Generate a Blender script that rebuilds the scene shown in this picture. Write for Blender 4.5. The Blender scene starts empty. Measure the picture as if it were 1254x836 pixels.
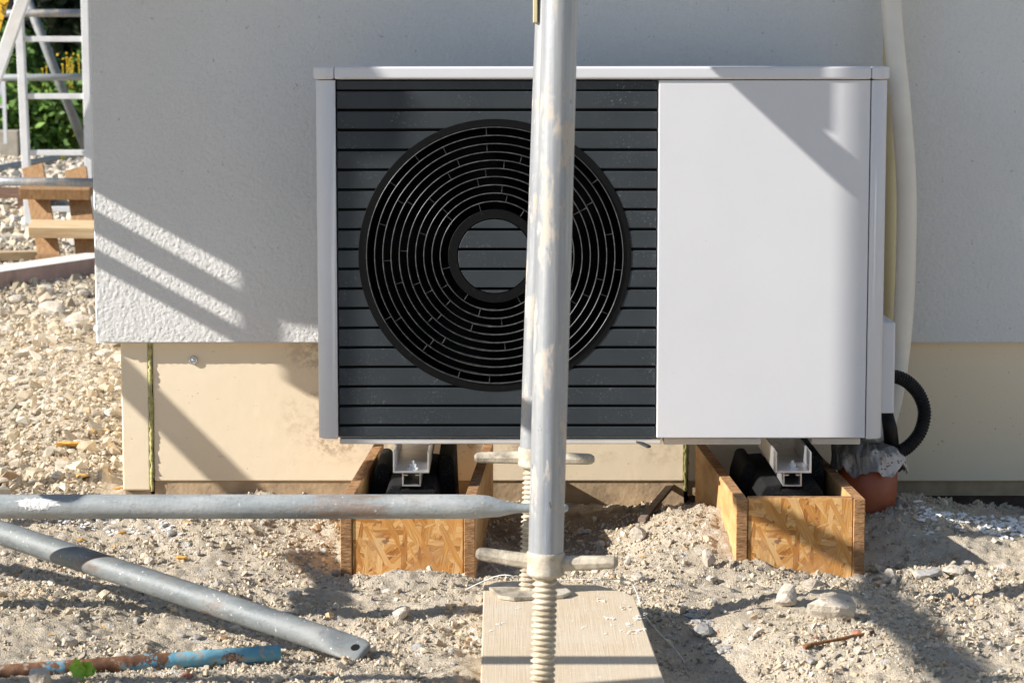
import bpy, bmesh, math, random
import numpy as np
from mathutils import Vector, Matrix
random.seed(7); RNG = np.random.default_rng(7)
S = bpy.context.scene; C = S.collection

# ------------------------------------------------------------------ camera, sky, sun, exposure
PITCH = math.radians(6.62); FPX = 3000.0; CAMZ = 1.0
cam = bpy.data.cameras.new('camera'); cam.lens = FPX/1254*36; cam.sensor_width = 36
cam.clip_start = .05; cam.clip_end = 2000
cam.dof.use_dof = True; cam.dof.focus_distance = 4.75; cam.dof.aperture_fstop = 14
co = bpy.data.objects.new('camera', cam); C.objects.link(co)
co.location = (0, 0, CAMZ); co.rotation_euler = (math.pi/2-PITCH, 0, 0); S.camera = co
AZ = math.radians(73); EL = math.radians(28)          # sun: left of the wall's normal, low and raking
SUN = Vector((-math.sin(AZ)*math.cos(EL), -math.cos(AZ)*math.cos(EL), math.sin(EL)))
W = bpy.data.worlds.new('World'); S.world = W; W.use_nodes = True
wn = W.node_tree; sky = wn.nodes.new('ShaderNodeTexSky'); sky.sky_type = 'NISHITA'; sky.sun_disc = False
sky.dust_density = .4; sky.ozone_density = 2.5; sky.sun_elevation = EL; sky.sun_rotation = math.atan2(SUN.x, SUN.y) % (2*math.pi)
bg = wn.nodes['Background']; wn.links.new(sky.outputs[0], bg.inputs[0]); bg.inputs[1].default_value = .075
sl = bpy.data.lights.new('sun', 'SUN'); sl.energy = 5.0; sl.angle = math.radians(.5); sl.color = (1, .95, .875)
so = bpy.data.objects.new('sun', sl); C.objects.link(so); so.rotation_euler = SUN.to_track_quat('Z', 'Y').to_euler()
so.location = (-6, -2, 6)
S.view_settings.view_transform = 'Standard'; S.view_settings.look = 'None'
S.view_settings.exposure = 0.76; S.view_settings.gamma = 1

# ------------------------------------------------------------------ helpers
def at(px, py, y):                    # a point of the photograph at depth y, in metres
    c = (px-627)/FPX; v = (418-py)/FPX
    t = y/(math.cos(PITCH)+v*math.sin(PITCH))
    return Vector((c*t, y, CAMZ+t*(-math.sin(PITCH)+v*math.cos(PITCH))))
_T = np.random.default_rng(3).random((8, 256, 256))
def vnoise(x, y, s, k=0):
    X = np.asarray(x)*s; Y = np.asarray(y)*s
    i = np.floor(X).astype(int); j = np.floor(Y).astype(int); f = X-i; g = Y-j
    f = f*f*(3-2*f); g = g*g*(3-2*g); T = _T[k % 8]
    a = T[i % 256, j % 256]; b = T[(i+1) % 256, j % 256]; c = T[i % 256, (j+1) % 256]; d = T[(i+1) % 256, (j+1) % 256]
    return (a*(1-f)+b*f)*(1-g)+(c*(1-f)+d*f)*g - .5
BUMPS = [(-.16, 4.575, .09, .05, .026), (-.47, 4.92, .20, .20, .055), (.36, 4.86, .14, .17, .085), (.14, 4.92, .14, .15, -.035),
         (.80, 5.02, .13, .16, .055), (.92, 4.50, .14, .10, .03), (.30, 3.78, .09, .25, -.055), (.52, 4.50, .12, .05, .008),
         (-.62, 4.25, .16, .10, .018), (-.40, 3.95, .15, .12, -.02), (.42, 4.2, .15, .12, .012), (1.25, 4.8, .3, .2, .03), (1.05, 5.34, .35, .05, -.05), (-1.15, 6.4, .12, .35, .05), (-.95, 4.6, .2, .15, .02), (-1.2, 7.0, .3, .5, .06), (-1.5, 8.2, .3, .6, .08)]
def gh(x, y):
    x = np.asarray(x, float); y = np.asarray(y, float)
    z = np.interp(y, [3, 4.2, 4.5, 4.6, 4.72, 5.0, 5.3, 8], [.06, .052, .008, -.008, -.006, .02, .03, 0])
    for cx, cy, sx, sy, a in BUMPS: z = z+a*np.exp(-((x-cx)/sx)**2/2-((y-cy)/sy)**2/2)
    near = np.clip((11-y)/5, .25, 1)
    m = .35+np.clip(vnoise(x, y, 4, 5)+.5, 0, 1)
    z = z+near*(.022*vnoise(x, y, 5, 0)+.016*vnoise(x, y, 13, 1)+m*(.011*vnoise(x, y, 31, 2)+.009*vnoise(x*.8+y*.6, y*.8-x*.6, 67, 3)+.0075*vnoise(x*.6-y*.8, y*.6+x*.8, 125, 4)+.006*vnoise(x, y, 230, 6)))
    under = np.clip(1-np.maximum(np.abs(x-.088)-.13, 0)/.03, 0, 1)*np.clip((4.13-y)/.04, 0, 1)
    return z*(1-under)+np.minimum(z, .052)*under
def ghs(x, y): return float(gh(np.array([x]), np.array([y]))[0])
def gp(px, py):                       # where a point of the photograph meets the ground
    z = .04
    for _ in range(6):
        c = (px-627)/FPX; v = (418-py)/FPX
        t = (z-CAMZ)/(-math.sin(PITCH)+v*math.cos(PITCH)); x = c*t; y = t*(math.cos(PITCH)+v*math.sin(PITCH)); z = ghs(x, y)
    return Vector((x, y, z))

class MB:
    def __init__(s): s.v = []; s.f = []; s.smooth = []
    def add(s, v, f, sm=False):
        o = len(s.v); s.v += [tuple(p) for p in v]; s.f += [tuple(i+o for i in q) for q in f]; s.smooth += [sm]*len(f); return s
    def box(s, a, b):
        x0, y0, z0 = a; x1, y1, z1 = b
        return s.add([(x0,y0,z0),(x1,y0,z0),(x1,y1,z0),(x0,y1,z0),(x0,y0,z1),(x1,y0,z1),(x1,y1,z1),(x0,y1,z1)],
                     [(0,3,2,1),(4,5,6,7),(0,1,5,4),(1,2,6,5),(2,3,7,6),(3,0,4,7)])
    def hexa(s, bot, top):            # four bottom and four top corners, anticlockwise from above
        return s.add(list(bot)+list(top), [(0,3,2,1),(4,5,6,7),(0,1,5,4),(1,2,6,5),(2,3,7,6),(3,0,4,7)])
    def bar(s, p, q, w, h, up=(0,0,1)):
        p = Vector(p); q = Vector(q); d = (q-p).normalized(); sd = d.cross(Vector(up)).normalized(); u = sd.cross(d)
        c = [(-w,-h),(w,-h),(w,h),(-w,h)]
        v = [p+sd*a/2+u*b/2 for a,b in c]+[q+sd*a/2+u*b/2 for a,b in c]
        return s.add(v, [(3,2,1,0),(4,5,6,7),(0,1,5,4),(1,2,6,5),(2,3,7,6),(3,0,4,7)])
    def prism(s, poly, y0, y1):       # outline in x,z (anticlockwise seen from the camera) pushed back from y0 to y1
        n = len(poly); v = [(x,y0,z) for x,z in poly]+[(x,y1,z) for x,z in poly]
        return s.add(v, [tuple(range(n)), tuple(range(2*n-1,n-1,-1))]+[((i+1)%n,i,i+n,(i+1)%n+n) for i in range(n)])
    def plan(s, poly, z0, z1, sm=False):        # outline in x,y pushed up
        n = len(poly); v = [(x,y,z0) for x,y in poly]+[(x,y,z1) for x,y in poly]
        s.add(v, [tuple(range(n-1,-1,-1)), tuple(range(n,2*n))])
        return s.add(v, [(i,(i+1)%n,(i+1)%n+n,i+n) for i in range(n)], sm)
    def tube(s, pts, rad, seg=20, cap=True, up=None):   # rad: number, or (sideways, upward) pair, per point or for all
        pts = [Vector(p) for p in pts]; n = len(pts)
        if not isinstance(rad, list): rad = [rad]*n
        v = []; f = []; ref = Vector(up) if up else None
        for i, p in enumerate(pts):
            d = (pts[min(i+1,n-1)]-pts[max(i-1,0)]).normalized()
            if ref is None: ref = Vector((0,0,1)) if abs(d.z) < .8 else Vector((0,1,0))
            sd = d.cross(ref).normalized(); u = sd.cross(d)
            a, b = rad[i] if isinstance(rad[i], tuple) else (rad[i], rad[i])
            for k in range(seg):
                t = 2*math.pi*k/seg; v.append(p+sd*a*math.cos(t)+u*b*math.sin(t))
        for i in range(n-1):
            for k in range(seg): f.append((i*seg+k, i*seg+(k+1)%seg, (i+1)*seg+(k+1)%seg, (i+1)*seg+k))
        s.add(v, f, True)
        if cap: s.add(v[:seg], [tuple(range(seg-1,-1,-1))]); s.add(v[-seg:], [tuple(range(seg))])
        return s
    def pipe_end(s, p, d, r, ri, depth=.06, seg=20):    # hollow end of a tube
        p = Vector(p); d = Vector(d).normalized(); ref = Vector((0,0,1)) if abs(d.z)<.8 else Vector((0,1,0)); sd = d.cross(ref).normalized(); u = sd.cross(d)
        rings = [(p,r),(p,ri),(p-d*depth,ri)]; v=[]
        for q,rr in rings:
            for k in range(seg):
                t=2*math.pi*k/seg; v.append(q+sd*rr*math.cos(t)+u*rr*math.sin(t))
        f=[(i*seg+k,i*seg+(k+1)%seg,(i+1)*seg+(k+1)%seg,(i+1)*seg+k) for i in range(2) for k in range(seg)]
        s.add(v,f); s.add(v[2*seg:],[tuple(range(seg))]); return s
    def lathe_y(s, c, prof, seg=96, sm=True):           # profile (radius, y) closed, about an axis along y
        n = len(prof); v = []; f = []
        for k in range(seg):
            t = 2*math.pi*k/seg
            for r, y in prof: v.append((c[0]+r*math.cos(t), y, c[1]+r*math.sin(t)))
        for k in range(seg):
            for i in range(n): f.append((k*n+i, k*n+(i+1)%n, ((k+1)%seg)*n+(i+1)%n, ((k+1)%seg)*n+i))
        return s.add(v, f, sm)
    def lathe(s, p, q, prof, seg=28, sm=True, cap=True):  # profile (distance along p-q, radius) about that axis
        p = Vector(p); d = (Vector(q)-p).normalized(); ref = Vector((0,1,0)) if abs(d.y)<.8 else Vector((1,0,0)); sd = d.cross(ref).normalized(); u = sd.cross(d)
        v = []; f = []
        for h, r in prof:
            for k in range(seg):
                t = 2*math.pi*k/seg; v.append(p+d*h+sd*r*math.cos(t)+u*r*math.sin(t))
        for i in range(len(prof)-1):
            for k in range(seg): f.append((i*seg+k, i*seg+(k+1)%seg, (i+1)*seg+(k+1)%seg, (i+1)*seg+k))
        s.add(v, f, sm)
        if cap: s.add(v[:seg], [tuple(range(seg-1,-1,-1))]); s.add(v[-seg:], [tuple(range(seg))])
        return s
    def build(s, name, mat, parent=None, bevel=0, origin=None, bseg=2):
        me = bpy.data.meshes.new(name)
        P = np.array(s.v, float)
        if parent is not None: o0 = wloc(parent)
        elif origin is not None: o0 = Vector(origin)
        else: o0 = Vector(((P[:,0].min()+P[:,0].max())/2, (P[:,1].min()+P[:,1].max())/2, P[:,2].min()))
        P = P-np.array(o0)
        me.from_pydata(P.tolist(), [], s.f); me.polygons.foreach_set('use_smooth', s.smooth); me.update()
        bm = bmesh.new(); bm.from_mesh(me); bmesh.ops.remove_doubles(bm, verts=bm.verts, dist=1e-6); bmesh.ops.recalc_face_normals(bm, faces=bm.faces); bm.to_mesh(me); bm.free()
        o = bpy.data.objects.new(name, me); C.objects.link(o); me.materials.append(M[mat] if isinstance(mat, str) else mat)
        if parent is not None: o.parent = parent
        else: o.location = o0
        if bevel:
            b = o.modifiers.new('bevel', 'BEVEL'); b.width = bevel; b.segments = bseg; b.limit_method = 'ANGLE'; b.angle_limit = math.radians(35)
        return o
def wloc(o):
    l = Vector((0,0,0))
    while o is not None: l += Vector(o.location); o = o.parent
    return l
def tag(o, label=None, cat=None, group=None, kind=None):
    if label: o['label'] = label
    if cat: o['category'] = cat
    if group: o['group'] = group
    if kind: o['kind'] = kind
    return o
def thing(name, label, cat, loc=(0,0,0), group=None):
    o = bpy.data.objects.new(name, None); o.empty_display_size = .05; C.objects.link(o); o.location = loc
    return tag(o, label, cat, group)
def npmesh(name, V, F, mat, smooth=False, colors=None, origin=(0,0,0)):
    me = bpy.data.meshes.new(name); V = np.asarray(V, np.float32)-np.array(origin, np.float32); F = np.asarray(F, np.int32); k = F.shape[1]
    me.vertices.add(len(V)); me.vertices.foreach_set('co', V.ravel()); me.loops.add(F.size); me.loops.foreach_set('vertex_index', F.ravel())
    me.polygons.add(len(F)); me.polygons.foreach_set('loop_start', np.arange(0, F.size, k, dtype=np.int32)); me.polygons.foreach_set('loop_total', np.full(len(F), k, np.int32))
    me.polygons.foreach_set('use_smooth', np.full(len(F), smooth)); me.update(calc_edges=True); me.validate()
    if colors is not None:
        a = me.color_attributes.new('tint', 'FLOAT_COLOR', 'POINT'); c = np.ones((len(V), 4), np.float32); c[:, :3] = colors; a.data.foreach_set('color', c.ravel())
    me.materials.append(M[mat]); o = bpy.data.objects.new(name, me); C.objects.link(o); o.location = origin; return o

# ------------------------------------------------------------------ materials
M = {}
class NT:
    def __init__(s, name):
        m = bpy.data.materials.new(name); m.use_nodes = True; M[name] = m; s.t = m.node_tree; s.b = s.t.nodes['Principled BSDF']
        s.co = s.t.nodes.new('ShaderNodeTexCoord').outputs['Object']
    def n(s, typ, **k):
        n = s.t.nodes.new('ShaderNode'+typ)
        for a, v in k.items(): setattr(n, a, v)
        return n
    def L(s, a, b): s.t.links.new(a, b)
    def map(s, scale=(1,1,1), rot=(0,0,0), co=None):
        m = s.n('Mapping'); s.L(co or s.co, m.inputs[0]); m.inputs['Scale'].default_value = scale; m.inputs['Rotation'].default_value = rot; return m.outputs[0]
    def noise(s, scale, detail=4, rough=.55, co=None, dist=0):
        n = s.n('TexNoise'); s.L(co or s.co, n.inputs['Vector']); n.inputs['Scale'].default_value = scale; n.inputs['Detail'].default_value = detail
        n.inputs['Roughness'].default_value = rough; n.inputs['Distortion'].default_value = dist; return n.outputs['Fac']
    def vor(s, scale, feature='F1', out='Distance', co=None):
        n = s.n('TexVoronoi', feature=feature); s.L(co or s.co, n.inputs['Vector']); n.inputs['Scale'].default_value = scale; return n.outputs[out]
    def ramp(s, fac, stops):
        r = s.n('ValToRGB'); s.L(fac, r.inputs[0]); e = r.color_ramp.elements
        while len(e) < len(stops): e.new(.5)
        for q, (p, c) in zip(e, stops): q.position = p; q.color = (*c, 1) if len(c) == 3 else c
        return r.outputs[0]
    def step(s, fac, a, b): return s.ramp(fac, [(a, (0,0,0)), (b, (1,1,1))])
    def mix(s, fac, a, b, mode='MIX'):
        m = s.n('MixRGB', blend_type=mode)
        for i, q in enumerate((fac, a, b)):
            if hasattr(q, 'is_output'): s.L(q, m.inputs[i])
            elif i == 0: m.inputs[0].default_value = q
            else: m.inputs[i].default_value = (*q, 1)
        return m.outputs[0]
    def math(s, op, a, b):
        m = s.n('Math', operation=op)
        for i, q in enumerate((a, b)):
            if hasattr(q, 'is_output'): s.L(q, m.inputs[i])
            else: m.inputs[i].default_value = q
        return m.outputs[0]
    def col(s, c):
        if hasattr(c, 'is_output'): s.L(c, s.b.inputs['Base Color'])
        else: s.b.inputs['Base Color'].default_value = (*c, 1)
    def set(s, rough=None, metal=None, spec=None):
        for k, v in (('Roughness', rough), ('Metallic', metal), ('Specular IOR Level', spec)):
            if v is None: continue
            if hasattr(v, 'is_output'): s.L(v, s.b.inputs[k])
            else: s.b.inputs[k].default_value = v
    def bump(s, h, strength, dist):
        b = s.n('Bump'); s.L(h, b.inputs['Height']); b.inputs['Strength'].default_value = strength; b.inputs['Distance'].default_value = dist; s.L(b.outputs[0], s.b.inputs['Normal'])

def plain(name, c, rough=.5, metal=0, var=.12, vs=20, spec=.5, bump=None):
    t = NT(name); f = t.noise(vs, 5)
    t.col(t.ramp(f, [(.3, tuple(q*(1-var) for q in c)), (.7, tuple(min(1, q*(1+var)) for q in c))])); t.set(rough, metal, spec)
    if bump: t.bump(t.noise(bump[0], 4), bump[1], bump[2])
    return t
# soil
t = NT('soil'); f = t.noise(3, 6, .6); g = t.noise(160, 4, .7); h = t.noise(38, 3)
c = t.ramp(f, [(.3, (.45, .38, .285)), (.5, (.56, .48, .37)), (.72, (.62, .545, .44))])
c = t.mix(t.step(g, .54, .66), c, (.40, .345, .28)); c = t.mix(t.step(h, .60, .68), c, (.62, .585, .53))
c = t.mix(t.math('MULTIPLY', t.step(t.noise(6, 5, .65), .50, .66), .6), c, (.36, .315, .25))
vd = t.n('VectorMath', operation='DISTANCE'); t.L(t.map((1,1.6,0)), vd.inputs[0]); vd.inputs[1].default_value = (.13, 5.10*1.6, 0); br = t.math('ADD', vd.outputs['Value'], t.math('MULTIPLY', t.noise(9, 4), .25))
c = t.mix(t.math('MULTIPLY', t.ramp(br, [(.30, (1,1,1)), (.52, (0,0,0))]), .75), c, (.19, .135, .085))  # brown earth by the plinth; part of the heat pump's shade is painted in
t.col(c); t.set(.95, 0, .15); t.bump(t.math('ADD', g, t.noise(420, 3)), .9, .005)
t = NT('pebble'); a = t.n('VertexColor', layer_name='tint').outputs[0]; t.col(t.mix(.35, a, t.ramp(t.noise(220, 3), [(.35, (.25,.22,.19)), (.65, (.75,.70,.63))]), 'SOFT_LIGHT')); t.set(.92, 0, .2); t.bump(t.noise(350, 3), .5, .002)
t = NT('stone'); f = t.noise(14, 6, .6); c = t.ramp(f, [(.3, (.40,.34,.28)), (.5, (.56,.50,.42)), (.7, (.66,.61,.54))]); t.col(t.mix(t.step(t.noise(70, 4), .58, .66), c, (.33,.26,.20))); t.set(.9, 0, .2); t.bump(t.noise(90, 6, .65), .9, .006)
t = NT('grey_stone'); f = t.noise(18, 6, .6); t.col(t.ramp(f, [(.3, (.27,.26,.25)), (.7, (.48,.46,.43))])); t.set(.9, 0, .2); t.bump(t.noise(80, 6, .65), .7, .005)
plain('lime', (.80,.79,.77), .9, 0, .12, 40, .2, (120, .8, .004)); plain('brick_chip', (.46,.19,.12), .9, 0, .25, 60, .2, (150, .6, .003))
plain('foam_orange', (.62,.33,.08), .8, 0, .3, 50, .3, (200, .7, .002))
# house
t = NT('render'); f = t.noise(2.2, 5); c = t.ramp(f, [(.3, (.70,.695,.68)), (.7, (.755,.75,.735))]); c = t.mix(t.step(t.noise(55, 2), .70, .74), c, (.55,.54,.52)); c = t.mix(t.math('MULTIPLY', t.step(t.noise(300, 3, .7), .52, .66), .28), c, (.50,.495,.485)); t.col(c); t.set(.93, 0, .2); t.bump(t.noise(300, 4, .7), .8, .0016)
def plinth_mat(name, dirty):
    t = NT(name); f = t.noise(3, 5); c = t.ramp(f, [(.3, (.83,.70,.51)), (.7, (.86,.735,.555))])
    if dirty:
        sm = t.math('MULTIPLY', t.step(t.noise(9, 5, .6, t.map((1,1,1.6))), .46, .60), t.step(t.noise(60, 5, .75), .42, .58))
        gx = t.n('SeparateXYZ'); t.L(t.co, gx.inputs[0]); msk = t.step(gx.outputs[0], .38, .50); mz = t.step(gx.outputs[2], .10, .16)
        c = t.mix(t.math('MULTIPLY', t.math('MULTIPLY', sm, .75), t.math('MULTIPLY', msk, mz)), c, (.30,.20,.12))
        sc = t.math('MULTIPLY', t.step(t.noise(5, 3, .5, t.map((1,1,14), (0,.12,0))), .66, .70), t.step(t.noise(9, 3), .52, .6)); c = t.mix(t.math('MULTIPLY', sc, .5), c, (.42,.30,.19))
    c = t.mix(t.step(t.noise(140, 2), .72, .76), c, (.5,.36,.22)); t.col(c); t.set(.75, 0, .3); t.bump(t.noise(25, 5), .25, .003)
plinth_mat('plinth', True); plinth_mat('plinth_clean', False)
plain('plinth_foot', (.42,.31,.20), .9, 0, .25, 18, .2, (60, .5, .004)); plain('joint_foam', (.42,.40,.17), .8, 0, .35, 80, .3, (150, .8, .003))
plain('zinc', (.62,.63,.64), .4, .8, .15, 60)
plain('brick_dark', (.13,.09,.07), .95, 0, .3, 30, .2, (80, .5, .004))
# heat pump
t = NT('white_paint'); f = t.noise(5, 4); c = t.ramp(f, [(.3, (.645,.645,.672)), (.7, (.67,.67,.695))]); c = t.mix(t.math('MULTIPLY', t.step(t.noise(160, 2), .72, .76), .35), c, (.5,.46,.4)); t.col(c); t.set(t.ramp(f, [(.3, (.38,)*3), (.7, (.47,)*3)]), 0, .45); t.bump(t.noise(600, 2), .05, .001)
t = NT('anthracite'); f = t.noise(9, 5); c = t.ramp(f, [(.3, (.024,.031,.037)), (.7, (.035,.043,.050))])
dust = t.math('MULTIPLY', t.step(t.noise(240, 3, .6), .60, .74), t.step(t.noise(14, 4), .45, .75)); c = t.mix(t.math('MULTIPLY', dust, .55), c, (.42,.40,.37))
stk = t.math('MULTIPLY', t.step(t.noise(24, 5, .6, t.map((1.6,1,.5))), .66, .78), t.step(t.noise(150, 4, .7), .40, .65)); c = t.mix(t.math('MULTIPLY', stk, .30), c, (.40,.36,.34)); t.col(c); t.set(.55, 0, .4); t.bump(t.noise(500, 3), .12, .001)
t = NT('black_plastic'); c = t.mix(t.math('MULTIPLY', t.step(t.noise(120, 4, .7), .58, .8), .12), (.0035,.0038,.004), (.15,.14,.13)); t.col(c); t.set(.5, 0, .15)
t = NT('ring_plastic'); c = t.mix(t.math('MULTIPLY', t.step(t.noise(90, 4, .7), .45, .75), .30), (.040,.043,.046), (.34,.32,.29)); t.col(c); t.set(.36, 0, .5)
plain('cavity_black', (.006,.006,.007), .8, 0, .1, 10, .2)
t = NT('rubber'); c = t.mix(t.step(t.noise(420, 3, .7), .60, .68), (.010,.010,.011), (.10,.10,.10)); t.col(c); t.set(.85, 0, .2); t.bump(t.noise(380, 4, .7), .8, .003)
plain('tray', (.62,.58,.53), .5, 0, .08, 20)
plain('ladder_metal', (.70,.70,.71), .5, .2, .1, 12)
t = plain('aluminium', (.74,.74,.75), .38, .85, .10, 30)
# scaffold metal
t = NT('alloy_tube'); f = t.noise(9, 5, .6, t.map((1,1,.25))); c = t.ramp(f, [(.3, (.29,.305,.33)), (.5, (.37,.38,.395)), (.72, (.44,.437,.425))])
ln = t.noise(95, 3, .5, t.map((1,1,.012))); c = t.mix(t.math('MULTIPLY', t.step(ln, .46, .58), .6), c, (.27,.285,.31)); ln2 = t.noise(160, 4, .6, t.map((1,1,.03))); c = t.mix(t.math('MULTIPLY', t.step(ln2, .54, .64), .4), c, (.50,.49,.47))
pl = t.math('MULTIPLY', t.step(t.noise(20, 6, .74, t.map((1,1,.36))), .53, .58), t.step(t.noise(6, 3), .40, .50)); c = t.mix(t.math('MULTIPLY', pl, .7), c, (.52,.44,.35)); c = t.mix(t.step(t.noise(110, 4, .65, t.map((1,1,.35))), .69, .72), c, (.13,.12,.115))
t.col(c); t.set(t.ramp(pl, [(0, (.46,)*3), (1, (.85,)*3)]), t.ramp(pl, [(0, (.45,)*3), (1, (0,)*3)])); t.bump(t.math('ADD', ln, t.noise(90, 4)), .2, .002)
def galv(name, k):
    t = NT(name); f = t.noise(14, 6, .7, t.map((.3,1,1))); c = t.ramp(f, [(.32, tuple(q*k for q in (.215,.24,.25))), (.5, tuple(q*k for q in (.33,.355,.36))), (.68, tuple(q*k for q in (.47,.48,.475)))])
    c = t.mix(t.math('MULTIPLY', t.step(t.noise(45, 6, .75, t.map((.25,1,1))), .54, .66), .6), c, tuple(q*k for q in (.36,.32,.27))); c = t.mix(t.math('MULTIPLY', t.step(t.noise(60, 5, .7, t.map((.6,1,1))), .56, .66), .55), c, tuple(q*k for q in (.18,.19,.19)))
    c = t.mix(t.math('MULTIPLY', t.step(t.noise(10, 6, .7, t.map((.25,1,1))), .60, .68), .7), c, (.30*k,.17*k,.10*k)); c = t.mix(t.step(t.noise(150, 2), .69, .72), c, (.55,.53,.50))
    t.col(c); t.set(t.ramp(f, [(.3, (.52,)*3), (.7, (.78,)*3)]), .22); t.bump(t.math('ADD', t.noise(60, 5), t.noise(200, 3)), .3, .0018)
galv('galvanised', 1.0); galv('galvanised_dull', .62)
t = NT('mortar_metal'); f = t.noise(24, 6, .65); c = t.ramp(f, [(.35, (.22,.19,.15)), (.5, (.46,.40,.31)), (.65, (.62,.56,.46))]); t.col(c); t.set(.75, .15); t.bump(t.noise(120, 5, .7), .6, .003)
t = NT('thread_metal'); f = t.noise(30, 6, .65); c = t.ramp(f, [(.3, (.24,.19,.13)), (.5, (.47,.40,.295)), (.68, (.60,.54,.43))]); t.col(c); t.set(.7, .1); t.bump(t.noise(160, 4, .7), .5, .002)
t = NT('rusty_blue'); f = t.noise(17, 6, .7); rust = t.ramp(t.noise(60, 5), [(.3, (.10,.045,.025)), (.7, (.26,.13,.07))]); blue = t.ramp(t.noise(25, 4), [(.3, (.09,.28,.40)), (.7, (.20,.42,.50))])
gx = t.n('SeparateXYZ'); t.L(t.co, gx.inputs[0]); lean = t.math('MULTIPLY', gx.outputs[0], .42)
c = t.mix(t.step(t.math('ADD', f, lean), .50, .53), rust, blue); c = t.mix(t.step(t.noise(55, 6, .75), .55, .60), c, (.40,.30,.22)); t.col(c); t.set(.8, 0, .3); t.bump(f, .6, .006)
plain('rust', (.25,.12,.05), .9, .1, .35, 60, .3, (150, .8, .003)); plain('dark_steel', (.05,.055,.06), .6, .5, .2, 40)
# timber
t = NT('pine'); g = t.noise(6, 4, .6, t.map((85,1.0,85), (0,0,.02)), .2); c = t.ramp(g, [(.3, (.50,.395,.27)), (.5, (.58,.47,.335)), (.7, (.64,.535,.395))])
c = t.mix(t.math('MULTIPLY', t.step(t.noise(9, 6, .7), .42, .70), .65), c, (.63,.555,.45)); c = t.mix(t.math('MULTIPLY', t.step(t.noise(70, 4, .7), .60, .70), .5), c, (.42,.36,.29)); c = t.mix(t.step(t.noise(130, 3), .67, .70), c, (.70,.67,.62)); t.col(c); t.set(.9, 0, .2); t.bump(g, .35, .002)
def wood(name, c0, c1, axis):
    t = NT(name); sc = {'x': (1.5,26,26), 'y': (26,1.5,26), 'z': (26,26,1.5)}[axis]; g = t.noise(3, 4, .6, t.map(sc), .5); t.col(t.ramp(g, [(.3, c0), (.7, c1)])); t.set(.85, 0, .25); t.bump(g, .4, .004)
wood('pallet_wood', (.24,.135,.065), (.40,.245,.125), 'z'); wood('plank_wood', (.50,.36,.20), (.66,.51,.32), 'x'); wood('dark_wood', (.15,.085,.055), (.27,.16,.11), 'x'); wood('grey_wood', (.16,.12,.09), (.28,.22,.17), 'x')
t = NT('osb')                               # strands: stretched cells laid at several angles
base = None
for k, (ang, sx, sy, thr) in enumerate([(.3, 15, 120, 0), (-.75, 15, 115, .40), (1.15, 18, 125, .45), (.72, 14, 100, .5), (-.15, 16, 110, .62), (1.45, 15, 105, .62), (-1.1, 13, 90, .66), (.5, 10, 65, .80)]):
    wob = t.n('VectorMath', operation='ADD'); nz = t.n('TexNoise'); t.L(t.co, nz.inputs['Vector']); nz.inputs['Scale'].default_value = 9+k
    sc = t.n('VectorMath', operation='SCALE'); t.L(nz.outputs['Color'], sc.inputs[0]); sc.inputs['Scale'].default_value = .010; t.L(t.co, wob.inputs[0]); t.L(sc.outputs[0], wob.inputs[1])
    r = t.n('Mapping'); t.L(wob.outputs[0], r.inputs[0]); r.inputs['Rotation'].default_value = (0, ang, 0); r.inputs['Location'].default_value = (k*1.7, 0, k*.9)
    m = t.n('Mapping'); t.L(r.outputs[0], m.inputs[0]); m.inputs['Scale'].default_value = (sx, 40, sy)
    v = t.n('TexVoronoi'); t.L(m.outputs[0], v.inputs['Vector']); v.inputs['Scale'].default_value = 1
    hs = t.n('SeparateColor'); t.L(v.outputs['Color'], hs.inputs[0])
    m2 = t.n('Mapping'); t.L(r.outputs[0], m2.inputs[0]); m2.inputs['Scale'].default_value = (22, 60, 330)
    gr_ = t.noise(1, 3, .6, m2.outputs[0])
    c = t.ramp(hs.outputs[0], [(0, (.34,.13,.032)), (.3, (.54,.25,.065)), (.65, (.64,.325,.10)), (1, (.72,.44,.185))]); c = t.mix(.55, c, t.ramp(gr_, [(.3, (.30,)*3), (.7, (.72,)*3)]), 'OVERLAY')
    hh = t.math('ADD', t.math('MULTIPLY', hs.outputs[2], 1), t.math('MULTIPLY', gr_, .35))
    if base is None: base, hgt = c, hh
    else:
        s_ = t.step(t.math('SUBTRACT', hs.outputs[1], 0), thr, thr+.02); base = t.mix(s_, base, c); hgt = t.mix(s_, hgt, hh)
base = t.mix(t.step(t.noise(33, 3), .64, .68), base, (.26,.12,.05)); base = t.mix(t.math('MULTIPLY', t.step(t.noise(12, 6, .7), .50, .72), .4), base, (.47,.36,.25)); t.col(base); t.set(.78, 0, .3); t.bump(hgt, .55, .004)
t = NT('osb_edge'); g = t.noise(60, 4, .6, t.map((1,1,4))); t.col(t.ramp(g, [(.3, (.19,.095,.045)), (.7, (.47,.27,.13))])); t.set(.9, 0, .2); t.bump(g, .8, .004)
# the rest
plain('hose_cream', (.78,.72,.62), .5, 0, .06, 12); plain('conduit_cream', (.69,.58,.33), .5, 0, .06, 12)
plain('terracotta_plastic', (.32,.08,.033), .45, 0, .15, 14); plain('black_hose', (.008,.008,.009), .45, 0, .2, 40, .25)
t = NT('printed_film'); f = t.step(t.vor(95, 'F1', 'Distance', t.map((1,1,1.7))), .26, .34); c = t.mix(t.step(t.noise(13, 3), .50, .56), (.17,.165,.16), t.mix(f, (.14,.12,.13), (.50,.46,.445))); t.col(c); t.set(.35, 0, .5); t.bump(t.noise(35, 5), .8, .01)
plain('leaf_bright', (.26,.48,.06), .5, 0, .2, 60); plain('string', (.72,.70,.66), .8); plain('grey_plastic', (.42,.46,.50), .35)
t = NT('foliage'); a = t.n('VertexColor', layer_name='tint').outputs[0]; t.col(a); t.set(.6, 0, .3); t.b.inputs['Transmission Weight'].default_value = 0
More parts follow.
